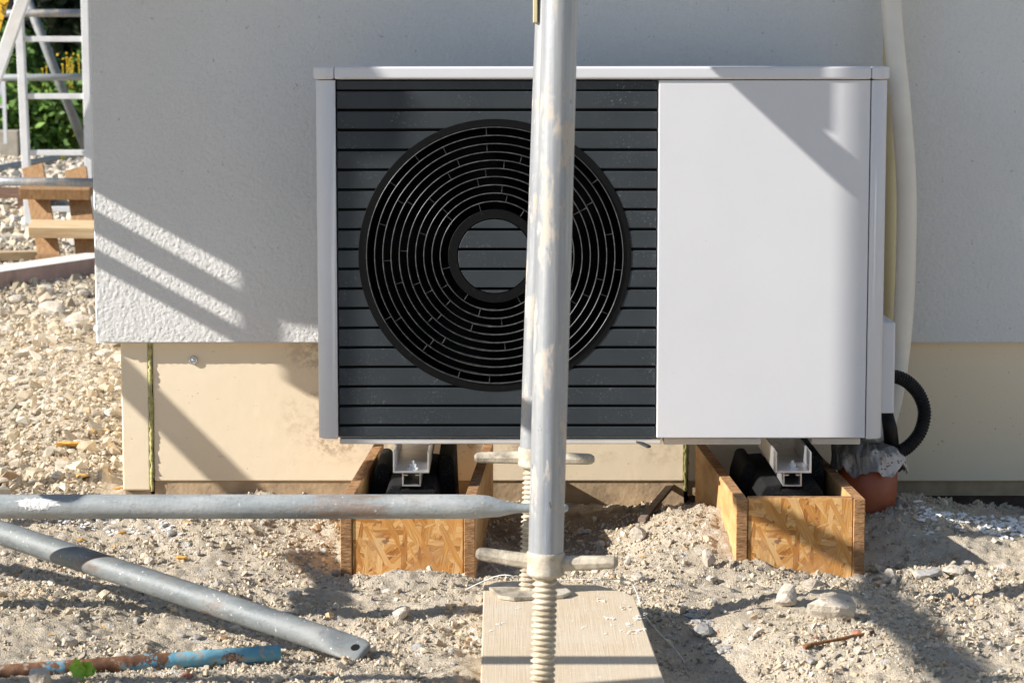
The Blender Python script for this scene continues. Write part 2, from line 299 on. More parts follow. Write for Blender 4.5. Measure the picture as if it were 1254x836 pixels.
plain('bark', (.09,.065,.045), .9, 0, .3, 20); plain('flower_yellow', (.75,.50,.03), .6); plain('concrete', (.40,.36,.30), .9, 0, .15, 12, .2, (60, .4, .004))
plain('shed_dark', (.014,.013,.013), .9, 0, .2, 6); plain('tarp_green', (.30,.47,.42), .5, 0, .2, 12); plain('yellow_paint', (.78,.47,.02), .5); plain('black_paint', (.02,.02,.02), .6); plain('green_print', (.14,.32,.06), .6); plain('blocker_brown', (.30,.20,.12), .8, 0, .2, 8); plain('tape_yellow', (.75,.62,.06), .5); plain('brick_pink', (.42,.29,.25), .9, 0, .2, 14, .2, (60,.5,.004)); plain('cement_white', (.74,.70,.64), .9, 0, .1, 30, .2, (90,.6,.004))

# ------------------------------------------------------------------ ground
def axis(segs):
    r = [np.arange(a, b, s) for a, b, s in segs]; return np.concatenate(r+[[segs[-1][1]]])
xs = axis([(-300,-40,26), (-40,-8,2), (-8,-3.2,.3), (-3.2,-1.3,.035), (-1.3,1.3,.0065), (1.3,3,.06), (3,8,.5), (8,300,29.2)])
ys = axis([(-60,0,5), (0,3.3,.15), (3.3,5.36,.0065), (5.36,11,.035), (11,20,.12), (20,40,1), (40,600,28)])
X, Y = np.meshgrid(xs, ys); Z = gh(X, Y); nx, ny = len(xs), len(ys)
idx = np.arange(nx*ny).reshape(ny, nx); Fq = np.stack([idx[:-1,:-1], idx[:-1,1:], idx[1:,1:], idx[1:,:-1]], -1).reshape(-1, 4)
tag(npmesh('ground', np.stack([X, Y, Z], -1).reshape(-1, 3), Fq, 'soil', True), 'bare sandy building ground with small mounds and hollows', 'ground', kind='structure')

# angular stones: convex hulls of random points
def hull(n, seed, flat=.7):
    r = np.random.default_rng(seed); p = r.normal(size=(n, 3)); p /= np.linalg.norm(p, axis=1)[:, None]; p *= r.uniform(.82, 1.06, (n, 1)); p *= np.array([1, r.uniform(.7, .95), flat])
    bm = bmesh.new(); vs = [bm.verts.new(q) for q in p]; bmesh.ops.convex_hull(bm, input=vs); bmesh.ops.triangulate(bm, faces=bm.faces)
    bmesh.ops.delete(bm, geom=[v for v in bm.verts if not v.link_faces], context='VERTS'); bm.verts.index_update()
    v = np.array([q.co[:] for q in bm.verts]); f = np.array([[w.index for w in q.verts] for q in bm.faces]); bm.free(); return v, f
HULLS = [hull(11+i % 5, 100+i, .78) for i in range(10)]
def scatter(xy, size, cols, sink=.25):
    n = len(xy); V = []; F = []; Co = []; off = 0; which = RNG.integers(0, 10, n); zz = gh(xy[:, 0], xy[:, 1])
    for h in range(10):
        k = np.where(which == h)[0]; v, f = HULLS[h]; m = len(k)
        if not m: continue
        a = RNG.uniform(0, 6.283, m); tl = RNG.normal(0, .35, (m, 2)); ca, sa = np.cos(a)[:, None], np.sin(a)[:, None]
        x = v[None, :, 0]*ca-v[None, :, 1]*sa; y = v[None, :, 0]*sa+v[None, :, 1]*ca; z = v[None, :, 2]+x*tl[:, :1]+y*tl[:, 1:]
        s = size[k][:, None]; P = np.stack([x*s+xy[k, :1], y*s+xy[k, 1:], z*s+zz[k][:, None]+s*(.5-sink)], -1)
        V.append(P.reshape(-1, 3)); F.append((f[None]+(np.arange(m)*len(v))[:, None, None]+off).reshape(-1, 3)); Co.append(np.repeat(cols[k], len(v), 0)); off += m*len(v)
    return np.concatenate(V), np.concatenate(F), np.concatenate(Co)
PAL = np.array([(.50,.435,.34), (.54,.475,.385), (.42,.365,.285), (.55,.505,.435), (.31,.285,.245), (.61,.58,.52), (.46,.40,.32), (.46,.34,.23)])*np.array([1.08,1.05,1.0])
def cols(n, p=None): return PAL[RNG.choice(len(PAL), n, p=p)]*RNG.uniform(.8, 1.15, (n, 1))
n = 60000; xy = np.stack([RNG.uniform(-1.15, 1.2, n*2), RNG.uniform(3.5, 5.33, n*2)], -1)
xy = xy[np.abs(xy[:, 0]) < .23*xy[:, 1]]; w = vnoise(xy[:, 0], xy[:, 1], 5, 6)+.55*vnoise(xy[:, 0], xy[:, 1], 14, 7)+.45; xy = xy[RNG.random(len(xy)) < np.clip((w-.12)*2.0, .03, 1)]
def clear(xy, pad=0):
    x, y = xy[:, 0], xy[:, 1]; k = (x > -.05-pad) & (x < .23+pad) & (y < 4.165)
    for a, b in ((-.335, -.06), (.40, .69)): k |= (x > a-pad) & (x < b+pad) & (y > 4.655-pad)
    return xy[~k]
xy = clear(xy, .004)[:n]; size = np.clip(RNG.lognormal(math.log(.0018), .62, len(xy)), .0010, .012)
V, F, Co = scatter(xy, size, cols(len(xy), [.2,.17,.18,.12,.14,.05,.1,.04]))
tag(npmesh('fine_gravel', V, F, 'pebble', False, Co), 'fine crushed grit and crumbs of soil strewn over the sand', 'gravel', kind='stuff')
# coarse rubble on the ground past the house corner
n = 50000; yy = 5.2+(RNG.random(n)**1.5)*11; xy = np.stack([-yy*RNG.uniform(.14, .235, n), yy], -1); xy = xy[(xy[:, 0] < -.93) | (xy[:, 1] < 5.25)]
size = np.clip(RNG.lognormal(math.log(.0030), .75, len(xy)), .0016, .030)*np.clip(.8+(xy[:, 1]-5)*.11, 1, 2.0)
V, F, Co = scatter(xy, size, cols(len(xy), [.17, .2, .12, .17, .12, .1, .08, .04])*.87)
tag(npmesh('crushed_stone', V, F, 'pebble', False, Co), 'pale crushed limestone covering the ground beside the house corner', 'gravel', kind='stuff')
n = 15000; yy = RNG.uniform(13, 27, n); xy = np.stack([-yy*RNG.uniform(.135, .25, n), yy], -1); V, F, Co = scatter(xy, np.clip(RNG.lognormal(math.log(.021), .45, n), .01, .07), np.clip(cols(n, [.1, .2, .02, .25, .03, .38, .02, 0])*1.05, 0, .78))
tag(npmesh('white_ballast', V, F, 'pebble', False, Co), 'whitish coarse ballast spread in front of the hedge', 'gravel', kind='stuff')

# ------------------------------------------------------------------ house
WY, PY = 5.30, 5.325; WX0 = -.907; ZB = .381
house = thing('house', 'house with grey-white rough render above a cream insulated plinth', 'house', (WX0, WY, 0))
gx_ = np.arange(WX0+.004, 1.35, .0026); gz_ = np.arange(ZB+.003, 1.34, .0026); Xg, Zg = np.meshgrid(gx_, gz_)
rn = RNG.random(Xg.shape)-.5
hgt = rn*.0011+vnoise(Xg, Zg, 225, 1)*.0007+vnoise(Xg*.8+.6*Zg, Zg*.8-.6*Xg, 160, 2)*.0006+vnoise(Xg*.7-.7*Zg, Zg*.7+.7*Xg, 300, 4)*.0007+vnoise(Xg, Zg, 9, 3)*.0004
Yg = WY-.0015-hgt; n0, n1 = Xg.shape; idx = np.arange(n0*n1).reshape(n0, n1); Fq = np.stack([idx[:-1,:-1], idx[:-1,1:], idx[1:,1:], idx[1:,:-1]], -1).reshape(-1, 4)
r_ = npmesh('render_coat', np.stack([Xg, Yg, Zg], -1).reshape(-1, 3), Fq, 'render', True, origin=(WX0, WY, 0)); r_.parent = house; r_.location = (0, 0, 0)
MB().plan([(WX0+.006,WY+.003),(6,WY+.003),(6,9),(WX0,9),(WX0,WY+.009)], ZB, 5.6).build('rendered_wall', 'render', house)
MB().box((1.352,WY-.001,ZB+.001), (6,WY+.002,5.6)).build('render_coat', 'render', house); MB().box((WX0+.004,WY-.001,1.342), (1.35,WY+.002,5.6)).build('render_coat', 'render', house)
PX0 = -.857
MB().box((PX0,PY,.052), (-.797,9,ZB+.02)).build('plinth_panel', 'plinth_clean', house, .003)
p2 = MB().box((-.788,PY+.002,.072), (.379,5.6,ZB+.02)).build('plinth_panel', 'plinth', house, .003)
MB().box((.388,PY+.001,.072), (6,5.6,ZB+.02)).build('plinth_panel', 'plinth_clean', house, .003)
for x in (-.7925, .3835):
    m = MB(); pts = []; rad = []
    for k in range(60):
        z = .05+k*(ZB-.05)/59; pts.append((x+random.uniform(-.0012,.0012), PY+.001, z)); rad.append(random.uniform(.0028,.0058))
    m.tube(pts, rad, 8).build('foam_joint', 'joint_foam', house)
MB().box((-.788,PY+.006,-.05), (.379,5.6,.071)).build('plinth_foot', 'plinth_foot', house); MB().box((PX0+.004,PY+.01,-.05), (-.797,5.6,.051)).build('plinth_foot', 'plinth_foot', house)
MB().box((.388,PY+.012,.038), (6,5.6,.071)).build('plinth_foot', 'plinth_foot', house)
for k in range(9):
    MB().box((.39+k*.255,PY+.03,-.06), (.39+k*.255+.245,5.6,.036)).build('brick', 'brick_dark', house, .004)
c_ = at(237,441,PY); m = MB().lathe(c_, c_+Vector((0,-.01,0)), [(-.002,.0095),(.003,.0095),(.004,.0075),(.0025,.006),(.0025,.0035),(.005,.003)], 24); m.build('plug_washer', 'zinc', house)

# ------------------------------------------------------------------ heat pump
U = 4.85; UB = 5.09; ZT = .981; CX, CZ = -.034, .607; K = U/FPX
hp = thing('heat_pump', 'white heat pump with anthracite slatted fan front standing on two rubber feet', 'heat pump', (.17, 4.98, .23))
x0, x1 = -.346, .287; R0 = 168*K; RH = 46*K
def circ(z, R): d = R*R-(z-CZ)**2; return math.sqrt(d) if d > 0 else None
pitch = .0393; zt = .9325; strips = [(.936, .9535)]
while zt > .26: strips.append((max(zt-pitch+.0052, .2445), zt)); zt -= pitch
RS = R0-.004
for za, zb in strips:
    a, b = circ(za, RS), circ(zb, RS); m = MB(); yf, yb = U+.007, U+.017
    def arc(p, q, R, side, k=9):
        return [(CX+side*(circ(p+(q-p)*i/k, R) or 0), p+(q-p)*i/k) for i in range(k+1)]
    if a and b:
        m.prism([(x0,za)]+arc(za, zb, RS, -1)+[(x0,zb)], yf, yb).build('slat', 'anthracite', hp, .0012); m = MB(); m.prism([(x1,zb)]+arc(zb, za, RS, 1)+[(x1,za)], yf, yb)
    elif a:
        top = CZ+RS; m.prism([(x0,za)]+arc(za, top-1e-5, RS, -1, 14)+arc(top-1e-5, za, RS, 1, 14)+[(x1,za),(x1,zb),(x0,zb)], yf, yb)
    elif b:
        bot = CZ-RS; m.prism([(x1,zb)]+arc(zb, bot+1e-5, RS, 1, 14)+arc(bot+1e-5, zb, RS, -1, 14)+[(x0,zb),(x0,za),(x1,za)], yf, yb)
    else: m.prism([(x0,za),(x1,za),(x1,zb),(x0,zb)], yf, yb)
    m.build('slat', 'anthracite', hp, .0018)
    h0, h1 = max(za, CZ-RH+.001), min(zb, CZ+RH-.001)
    if h1-h0 > .003: MB().prism(arc(h1, h0, RH-.001, -1)+arc(h0, h1, RH-.001, 1), yf-.004, yb-.004).build('hub_slat', 'anthracite', hp, .0012)
# backing plate with the fan opening, shroud and fan
m = MB(); seg = 96; v = []
for k in range(seg):
    t_ = 2*math.pi*k/seg; c, s = math.cos(t_), math.sin(t_); v.append((CX+R0*.99*c, U+.0185, CZ+R0*.99*s))
for k in range(seg):
    t_ = 2*math.pi*k/seg; c, s = math.cos(t_), math.sin(t_); hw = (x1-CX) if c > 0 else (CX-x0); hh = (.954-CZ) if s > 0 else (CZ-.243)
    q = min(hw/abs(c) if abs(c) > 1e-6 else 9, hh/abs(s) if abs(s) > 1e-6 else 9); v.append((CX+q*c, U+.0185, CZ+q*s))
m.add(v, [(k, (k+1)%seg, (k+1)%seg+seg, k+seg) for k in range(seg)]).build('backing_plate', 'cavity_black', hp)
MB().lathe_y((CX,CZ), [(R0*.985,U+.012),(R0*.985,U+.12),(R0*.97,U+.12),(R0*.97,U+.012)], 96).build('fan_shroud', 'cavity_black', hp)
MB().prism([(x0,.245),(x1,.245),(x1,.953),(x0,.953)], U+.20, U+.206).build('evaporator_fins', 'cavity_black', hp)
fan = MB().lathe_y((CX,CZ), [(.0005,U+.05),(.06,U+.055),(.065,U+.10),(.0005,U+.10)], 40).build('fan', 'cavity_black', hp)
for k in range(5):
    m = MB(); v = []
    for i in range(7):
        r = .06+i*.031
        for j, (da, dy) in enumerate(((0,.055),(.28,.07),(.62,.095))):
            t_ = 2*math.pi*k/5+da+i*.07; v.append((CX+r*math.cos(t_), U+dy, CZ+r*math.sin(t_)))
    f = [(i*3+j, i*3+j+1, i*3+j+4, i*3+j+3) for i in range(6) for j in range(2)]
    b_ = m.add(v, f, True).build('fan_blade', 'cavity_black', hp); b_.modifiers.new('t', 'SOLIDIFY').thickness = .003
MB().lathe_y((CX,CZ), [(R0,U+.0075),(R0-.001,U+.0058),(R0-.0145,U+.0058),(R0-.017,U+.0085),(R0-.0175,U+.028),(R0-.016,U+.028),(R0-.004,U+.018)], 160, False).build('grille_rim', 'black_plastic', hp)
MB().lathe_y((CX,CZ), [(RH,U+.0050),(RH+.001,U+.0030),(RH+.0178,U+.0030),(RH+.0188,U+.0045),(RH+.0188,U+.022),(RH,U+.022)], 128, False).build('grille_hub', 'black_plastic', hp)
radii = [67.2+i*(157.8-67.2)/9 for i in range(10)]
for r in radii:
    r *= K; MB().lathe_y((CX,CZ), [(r-.0010,U+.0048),(r-.0004,U+.0036),(r+.0004,U+.0036),(r+.0010,U+.0048),(r+.0014,U+.026),(r-.0014,U+.026)], 128).build('grille_ring', 'ring_plastic', hp)
m = MB(); rr = [57.6]+radii+[158.5]
for g_ in range(len(rr)-1):
    n = 6+g_//3; ph = g_*2.399
    for k in range(n):
        t_ = ph+2*math.pi*k/n+random.uniform(-.3, .3); c, s = math.cos(t_), math.sin(t_); a, b = rr[g_]*K-.0005, rr[g_+1]*K+.0005
        m.bar((CX+a*c, U+.017, CZ+a*s), (CX+b*c, U+.017, CZ+b*s), .0014, .018, (0,1,0))
tag(m.build('grille_ribs', 'ring_plastic', hp), kind='stuff')
# casing
def pillar(xa, xb, side, R):
    p = []
    if side < 0: p = [(xb,U+.002)]+[(xa+R-R*math.sin(k*math.pi/16), U+R-R*math.cos(k*math.pi/16)) for k in range(9)]+[(xa,UB),(xb,UB)]
    else: p = [(xa,UB),(xb,UB)]+[(xb-R+R*math.sin(k*math.pi/16), U+R-R*math.cos(k*math.pi/16)) for k in range(8,-1,-1)]+[(xa,U+.002)]
    return p
MB().plan(pillar(-.3885,-.3485,-1,.030)[::-1], .2405, .9545, True).build('corner_pillar', 'white_paint', hp, .0012)
MB().plan(pillar(.7085,.743,1,.030)[::-1], .2405, .9545, True).build('corner_pillar', 'white_paint', hp, .0012)
MB().box((.2895,U,.2425), (.7065,U+.02,.9545)).build('front_panel', 'white_paint', hp, .0022, bseg=3)
MB().box((.288,U+.02,.243), (.708,UB,.954)).build('side_cabinet', 'white_paint', hp); MB().box((-.348,UB-.01,.243), (.288,UB,.954)).build('rear_panel', 'white_paint', hp)
MB().box((-.348,U+.02,.2405), (.288,UB-.01,.2435)).build('base_plate', 'tray', hp); MB().box((-.346,U+.012,.2285), (.30,UB-.02,.2395)).build('base_tray', 'tray', hp, .002)
MB().box((.305,U+.018,.2265), (.50,UB-.02,.2395)).build('base_tray', 'tray', hp, .002); MB().box((.602,U+.018,.2265), (.70,UB-.02,.2395)).build('base_tray', 'tray', hp, .002)
def cap_poly(xa, xb, rl, rr_):
    f = U-.006; p = []
    p += [(xa+rl-rl*math.cos(k*math.pi/16), f+rl-rl*math.sin(k*math.pi/16)) for k in range(9)] if rl else [(xa,f)]
    p += [(xb-rr_+rr_*math.sin(k*math.pi/16), f+rr_-rr_*math.cos(k*math.pi/16)) for k in range(9)] if rr_ else [(xb,f)]
    return p+[(xb,UB+.006),(xa,UB+.006)]
MB().plan(cap_poly(-.3925,-.3505,.030,0), .956, ZT).build('top_corner_cap', 'white_paint', hp, .005, bseg=4)
MB().plan(cap_poly(-.3498,.7072,0,0), .956, ZT).build('top_cover', 'white_paint', hp, .005, bseg=4)
MB().plan(cap_poly(.7079,.7465,0,.030), .956, ZT).build('top_corner_cap', 'white_paint', hp, .005, bseg=4)
MB().box((.7435,4.90,.285), (.772,5.06,.470)).build('connection_cover', 'white_paint', hp, .004)
MB().bar(at(772,536,U+.03), at(795,547,U-.005), .011, .004).build('cable_tie', 'dark_steel', hp)

# rubber feet with their aluminium rails, each a thing
def foot(cx, label, lump):
    f = thing('rubber_foot', label, 'support foot', (cx, 4.95, .02), 'rubber feet under the heat pump')
    y0, y1 = 4.79, 5.19
    q = [(-.105,0),(.105,0),(.088,.075),(.060,.146),(.052,.156),(.0195,.158),(.0195,.150),(-.0195,.150),(-.0195,.158),(-.052,.156),(-.060,.146),(-.088,.075)]
    w = .82 if not lump else 1.0; MB().prism([(cx+a*w if abs(a) > .02 else cx+a, z) for a, z in q], y0, y1).build('rubber_block', 'rubber', f, .004, bseg=2)
    MB().prism([(cx-.098,.0),(cx-.06,.0),(cx-.05,.15),(cx-.058,.172),(cx-.078,.172),(cx-.09,.13)], 4.96, 5.17).build('rubber_lug', 'rubber', f, .008, bseg=3)
    MB().prism([(cx+.05,.0),(cx+.088,.0),(cx+.08,.19),(cx+.05,.20)], 4.93, 5.20).build('rubber_lug', 'rubber', f, .006, bseg=3)
    m = MB()
    for s in (-1, 1): m.box((cx+s*.017-.0015,y0-.004,.156), (cx+s*.017+.0015,y1,.184)); m.box((cx+min(s*.007,s*.0155),y0-.003,.177), (cx+max(s*.007,s*.0155),y1,.180))
    m.box((cx-.0155,y0-.004,.156), (cx+.0155,y1,.159)); m.build('mounting_rail', 'aluminium', f, .0004)
    m = MB(); z0 = .1855
    for s in (-1, 1): m.box((cx+s*.034-.0016,y0-.02,z0), (cx+s*.034+.0016,UB+.02,.2265))
    m.box((cx-.0324,y0-.02,z0), (cx+.0324,UB+.02,z0+.0036)); ch = m.build('channel', 'aluminium', f, .0005)
    m = MB(); q = Vector((cx+.002,y0+.015,z0+.0036)); m.lathe(q, q+Vector((0,0,1)), [(0,.011),(.0025,.011),(.0025,.007),(.010,.007),(.010,.003),(.016,.003)], 12, False); m.build('bolt', 'zinc', ch)
    return f
foot(-.199, 'black rubber foot with aluminium channel in the box crossed by the level tube', False)
foot(.555, 'black rubber foot with aluminium channel in the box beside the rust-red pipe', True)

# chipboard boxes round the feet
def box_frame(xl, xr, shift, label, cut):
    b = thing('chipboard_box', label, 'box', ((xl+xr)/2, 5.0, 0), 'boxes round the heat pump feet'); th = .022; y0, y1 = 4.66, 5.29; zt = .155
    for i, x in enumerate((xl, xr-th)):
        m = MB(); sx = shift
        m.hexa([(x,y0,-.06),(x+th,y0,-.06),(x+th+sx,y1,-.06),(x+sx,y1,-.06)], [(x,y0,zt-.002),(x+th,y0,zt-.002),(x+th+sx,y1,zt+.006),(x+sx,y1,zt+.006)])
        o = m.build('side_board', 'osb_side' if 'osb_side' in M else 'osb', b, .0015); o.data.materials.append(M['osb_edge'])
        for p in o.data.polygons:
            if p.normal.y < -.7 or p.normal.z > .7: p.material_index = 1
    o = MB().box((xl+th+.0015,y0+.003,-.06), (xr-th-.0015,y0+.025,zt)).build('front_board', 'osb', b, .0015); o.data.materials.append(M['osb_edge'])
    for p in o.data.polygons:
        if p.normal.z > .7: p.material_index = 1
    if cut: MB().box((xl-.004,y0+.012,.115), (xl+.010,y0+.05,.162)).build('packing_block', 'osb', b, .0015)
    return b
t = NT('osb_side'); g = t.noise(26, 5, .6, t.map((1,.35,1))); t.col(t.ramp(g, [(.3, (.42,.22,.08)), (.5, (.56,.33,.14)), (.7, (.63,.41,.20))])); t.set(.8, 0, .3); t.bump(g, .5, .003)
box_frame(-.332, -.071, .03, 'orange-brown chipboard box with sand heaped on its front, behind the level tube', False)
box_frame(.433, .682, -.032, 'orange-brown chipboard box crossed by a slanting shadow, beside the rust-red pipe', False)

# ------------------------------------------------------------------ scaffold standards with screw jacks
def jack(base, head, rod_r, nut_z, arms, plate, tube_r, top, label, zp):
    base = Vector(base); head = Vector(head); d = (head-base).normalized()
    P = lambda z: base+d*((z-base.z)/d.z)
    s = thing('scaffold_standard', label, 'scaffold post', (base.x, base.y, zp))
    m = MB(); c = .02; a = plate/2; bx, by = base.x, base.y
    o = [(-a+c,-a),(a-c,-a),(a,-a+c),(a,a-c),(a-c,a),(-a+c,a),(-a,a-c),(-a,-a+c)]
    ang = .25; m.plan([(bx+p*math.cos(ang)-q*math.sin(ang), by+p*math.sin(ang)+q*math.cos(ang)) for p,q in o], zp+.001, zp+.0075).build('base_plate', 'mortar_metal', s, .001)
    # threaded rod: a true helix
    pt = .0083; z0, z1 = zp+.005, nut_z+.02; nz = int((z1-z0)/pt*7); seg = 20; m = MB(); v = []
    for i in range(nz+1):
        z = z0+(z1-z0)*i/nz; q = P(z)
        for k in range(seg):
            t_ = 2*math.pi*k/seg; w = math.cos(2*math.pi*(z/pt)-t_); r = rod_r-.0020+.0021*math.copysign(abs(w)**.6, w); v.append((q.x+r*math.cos(t_), q.y+r*math.sin(t_), z))
    f = [(i*seg+k, i*seg+(k+1)%seg, (i+1)*seg+(k+1)%seg, (i+1)*seg+k) for i in range(nz) for k in range(seg)]
    m.add(v, f, True).build('threaded_rod', 'thread_metal', s)
    q = P(nut_z); m = MB(); hN = .0165; m.lathe(q-d*hN, q+d*hN, [(0,rod_r+.001),(0,rod_r+.006),(.004,rod_r+.0085),(.010,rod_r+.008),(.022,rod_r+.0075),(.027,rod_r+.009),(.033,rod_r+.0085),(.034,tube_r+.0008)], 28)
    nut = m.build('wing_nut', 'mortar_metal', s, .0008)
    for tip, hz in arms:
        tip = Vector(tip); dirn = (tip-q); dirn.z *= 1; L = dirn.length; dn = dirn.normalized(); m = MB(); pts = []; rad = []
        for k in range(9):
            u = k/8; pts.append(q+dn*(rod_r*.9+(L-rod_r*.9)*u)); w = .0115-.002*u; e = 1 if k < 8 else .55; rad.append((w*.75*e, w*e*hz))
        pts.insert(8, q+dn*(L-.005)); rad.insert(8, (.0072, .0088*hz))
        m.tube(pts, rad, 8); m.smooth = [False]*len(m.smooth); m.build('handle', 'mortar_metal', nut, .0012)
    q0 = P(nut_z+.0175); m = MB(); m.tube([q0+(P(top)-q0)*(k/8) for k in range(9)], tube_r, 32, False); m.pipe_end(q0, q0-P(top), tube_r, tube_r-.004); m.pipe_end(P(top), P(top)-q0, tube_r, tube_r-.004)
    m.build('tube', 'alloy_tube', s)
    return s, P
BT = .098
fs, FP = jack((at(664,836,3.32).x-.0006,3.32,BT), (at(686,0,3.32).x,3.32,at(686,0,3.32).z), .0175, at(667,690,3.32).z, [(at(583,677,3.34),1), (at(757,688,3.30),1)], .15, .0242, 2.35, 'aluminium scaffold post with long dusty thread on the pine sole board, wing nut lowest', BT)
rs, RP = jack((at(648,722,4.08).x,4.08,BT), (at(674,0,4.08).x,4.08,at(674,0,4.08).z), .0182, at(654,560,4.08).z, [(at(581,560,4.10),1), (at(728,562,4.06),1)], .125, .0242, 2.35, 'aluminium scaffold post holding the level galvanised tube, base plate on the pine board', BT)
m = MB().box(at(653,28,4.06), at(658,-25,4.10)); m.build('wedge_plate', 'conduit_cream', rs, .001)

# sole board
m = MB(); far = [(-.049,4.172),(-.02,4.174),(.03,4.165),(.09,4.160),(.15,4.140),(.19,4.085),(.206,4.05)]
m.plan([(-.044,3.15),(.232,3.15)]+far[::-1], .053, BT); b_ = m.build('sole_board', 'pine', None, .002)
tag(b_, 'thick pine board on the sand carrying the scaffold post base plates', 'board')

# galvanised tubes
def tubes():
    y = 4.032; m = MB(); z = at(300,620,4.032).z; pts = [(-1.9,y,z)]; rad = [.0205]
    for x, a, b in ((-.9,.0205,.0205),(-.10,.0205,.0205),(-.06,.0205,.0203),(-.040,.020,.0185),(-.022,.018,.0150),(-.006,.0150,.0110),(.010,.012,.0082),(.03,.0115,.0078),(.088,.0115,.0075),(.094,.006,.004)):
        pts.append((x,y,z-(.0025 if x > -.03 else 0))); rad.append((a*.95 if x < -.05 else a*.8, b))
    m.tube(pts, rad, 28)
    o = m.build('scaffold_tube', 'galvanised', None)
    tag(o, 'level galvanised steel tube with a flattened end at the scaffold post', 'tube')
    m = MB(); v = []; n = 44; cx = -.79; rings = 4      # splash of white paint on the tube's upper front
    jit = [(random.uniform(.75,1.25), random.uniform(.7,1.3)) for _ in range(n)]
    for q_ in range(rings):
        for k in range(n):
            t_ = 2*math.pi*k/n; u = 1-q_*.3; jx, ja = jit[k] if q_ == 0 else (1, 1); x = cx+.036*u*jx*math.cos(t_); ph = .42+.50*u*ja*math.sin(t_); r_ = .0206+(.0002 if q_ == 0 else .0007); v.append((x, y-r_*math.cos(ph)*.95, z+r_*math.sin(ph)))
    m.add(v, [(q_*n+k, q_*n+(k+1)%n, (q_+1)*n+(k+1)%n, (q_+1)*n+k) for q_ in range(rings-1) for k in range(n)]+[tuple(range((rings-1)*n, rings*n))], True).build('paint_splash', 'lime', o)
    p0 = Vector((-.892,4.2,.178)); p1 = Vector((-.250,3.789,.072)); d = (p1-p0).normalized(); m = MB(); st = p0-d*.75; L = (p1-st).length
    pts = []; rad = []
    for u, a, b in ((0,.021,.021),(.5*L,.021,.021),(L-.085,.021,.021),(L-.06,.0218,.0195),(L-.042,.0235,.0150),(L-.028,.0250,.0085),(L-.016,.0252,.0055),(L+.006,.0245,.0046),(L+.016,.0215,.0044),(L+.023,.015,.004)):
        pts.append(st+d*u); rad.append((a, b))
    m.tube(pts, rad, 28, up=(0,-.60,.80)); o = m.build('scaffold_tube', 'galvanised_dull', None)
    tag(o, 'slanting galvanised tube whose flattened bolt-hole end rests on the sand', 'tube')
    q = p1+d*.004; up = Vector((0,-.60,.80)); sd = d.cross(up).normalized(); nn = sd.cross(d).normalized()
    m = MB(); m.lathe(q-nn*.0050, q+nn, [(0,.0072),(.0100,.0072)], 18); m.build('bolt_hole', 'cavity_black', o)
tubes()

# rusty pipe on the ground with remains of blue paint
a_, b_ = Vector((-.785,3.67,.062)), Vector((-.367,3.789,.066)); d = (b_-a_).normalized(); m = MB(); pts = [a_-d*.35+d*(k*.055) for k in range(13)]; pts = [p for p in pts if (p-b_).dot(d) < -.01]+[b_]
rad = [.0132+random.uniform(-.0006,.0006) for _ in pts]; m.tube(pts, rad, 20, False); m.pipe_end(b_, d, rad[-1], .0095)
tag(m.build('rusty_pipe', 'rusty_blue', None, origin=(-.58,3.73,.05)), 'rusty pipe with flaking blue paint lying half sunk in the grit', 'pipe')

# ------------------------------------------------------------------ pipes behind the heat pump
def smooth(pts, n=6):
    out = []
    P = [pts[0]]+list(pts)+[pts[-1]]
    for i in range(1, len(P)-2):
        for k in range(n):
            t_ = k/n; a, b, c, d = (Vector(q) for q in P[i-1:i+3]); out.append(.5*((2*b)+(c-a)*t_+(2*a-5*b+4*c-d)*t_*t_+(3*b-a-3*c+d)*t_**3))
    return out+[Vector(pts[-1])]
pts = smooth([at(*q) for q in ((1083,-160,5.20),(1089,-40,5.19),(1094,40,5.17),(1103,130,5.15),(1110,230,5.13),(1109,330,5.12),(1105,400,5.115),(1098,460,5.11),(1086,515,5.08),(1066,545,5.02))])
m = MB().tube(pts, .0210, 24); tag(m.build('insulated_pipe', 'hose_cream', None), 'cream insulated pipe bulging out past the side of the heat pump', 'pipe')
pts = smooth([at(*q) for q in ((1091,-160,5.245),(1091,0,5.245),(1090,120,5.24),(1089,260,5.235),(1088,420,5.22),(1086,500,5.2))]); m = MB().tube(pts, .0165, 20)
tag(m.build('conduit', 'conduit_cream', None), 'yellowish conduit running straight down behind the heat pump edge', 'pipe')
pts = smooth([at(*q) for q in ((1078,462,5.0),(1096,461,5.01),(1112,468,5.02),(1126,484,5.03),(1132,505,5.03),(1127,528,5.02),(1114,545,5.01),(1098,556,5.0),(1086,566,5.0))], 14)
L = 0; rad = [.0142]
for i in range(1, len(pts)): L += (pts[i]-pts[i-1]).length; rad.append(.0136+.0009*math.cos(L*2*math.pi/.0055))
n_ = [Vector(p) for p in pts]
m = MB(); dense = []; rr2 = []; acc = 0
for i in range(len(n_)-1):
    for k in range(8):
        p = n_[i].lerp(n_[i+1], k/8); acc += (n_[i+1]-n_[i]).length/8; dense.append(p); rr2.append(.0137+.0009*math.cos(acc*2*math.pi/.0060))
m.tube(dense, rr2, 18); tag(m.build('corrugated_hose', 'black_hose', None), 'black corrugated hose looping from the heat pump side into the wrapped pipe', 'hose')
m = MB().tube([at(1086,505,4.99), at(1090,525,4.995), at(1092,545,5.0)], [.0125,.015,.0155], 18); tag(m.build('hose_sleeve', 'black_hose', None), 'short black sleeve dropping below the white connection cover', 'hose')
g_ = gp(1072,632); bc = Vector((.738, 5.02, 0)); m = MB(); m.lathe(bc+Vector((0,0,-.05)), bc+Vector((0,0,1)), [(0,.043),(.06,.048),(.15,.061),(.245,.063),(.245,.058),(.12,.056)], 40, True, True)
tag(m.build('drain_pipe', 'terracotta_plastic', None), 'rust-red plastic drain pipe stub rising from the sand beside the chipboard box', 'pipe')
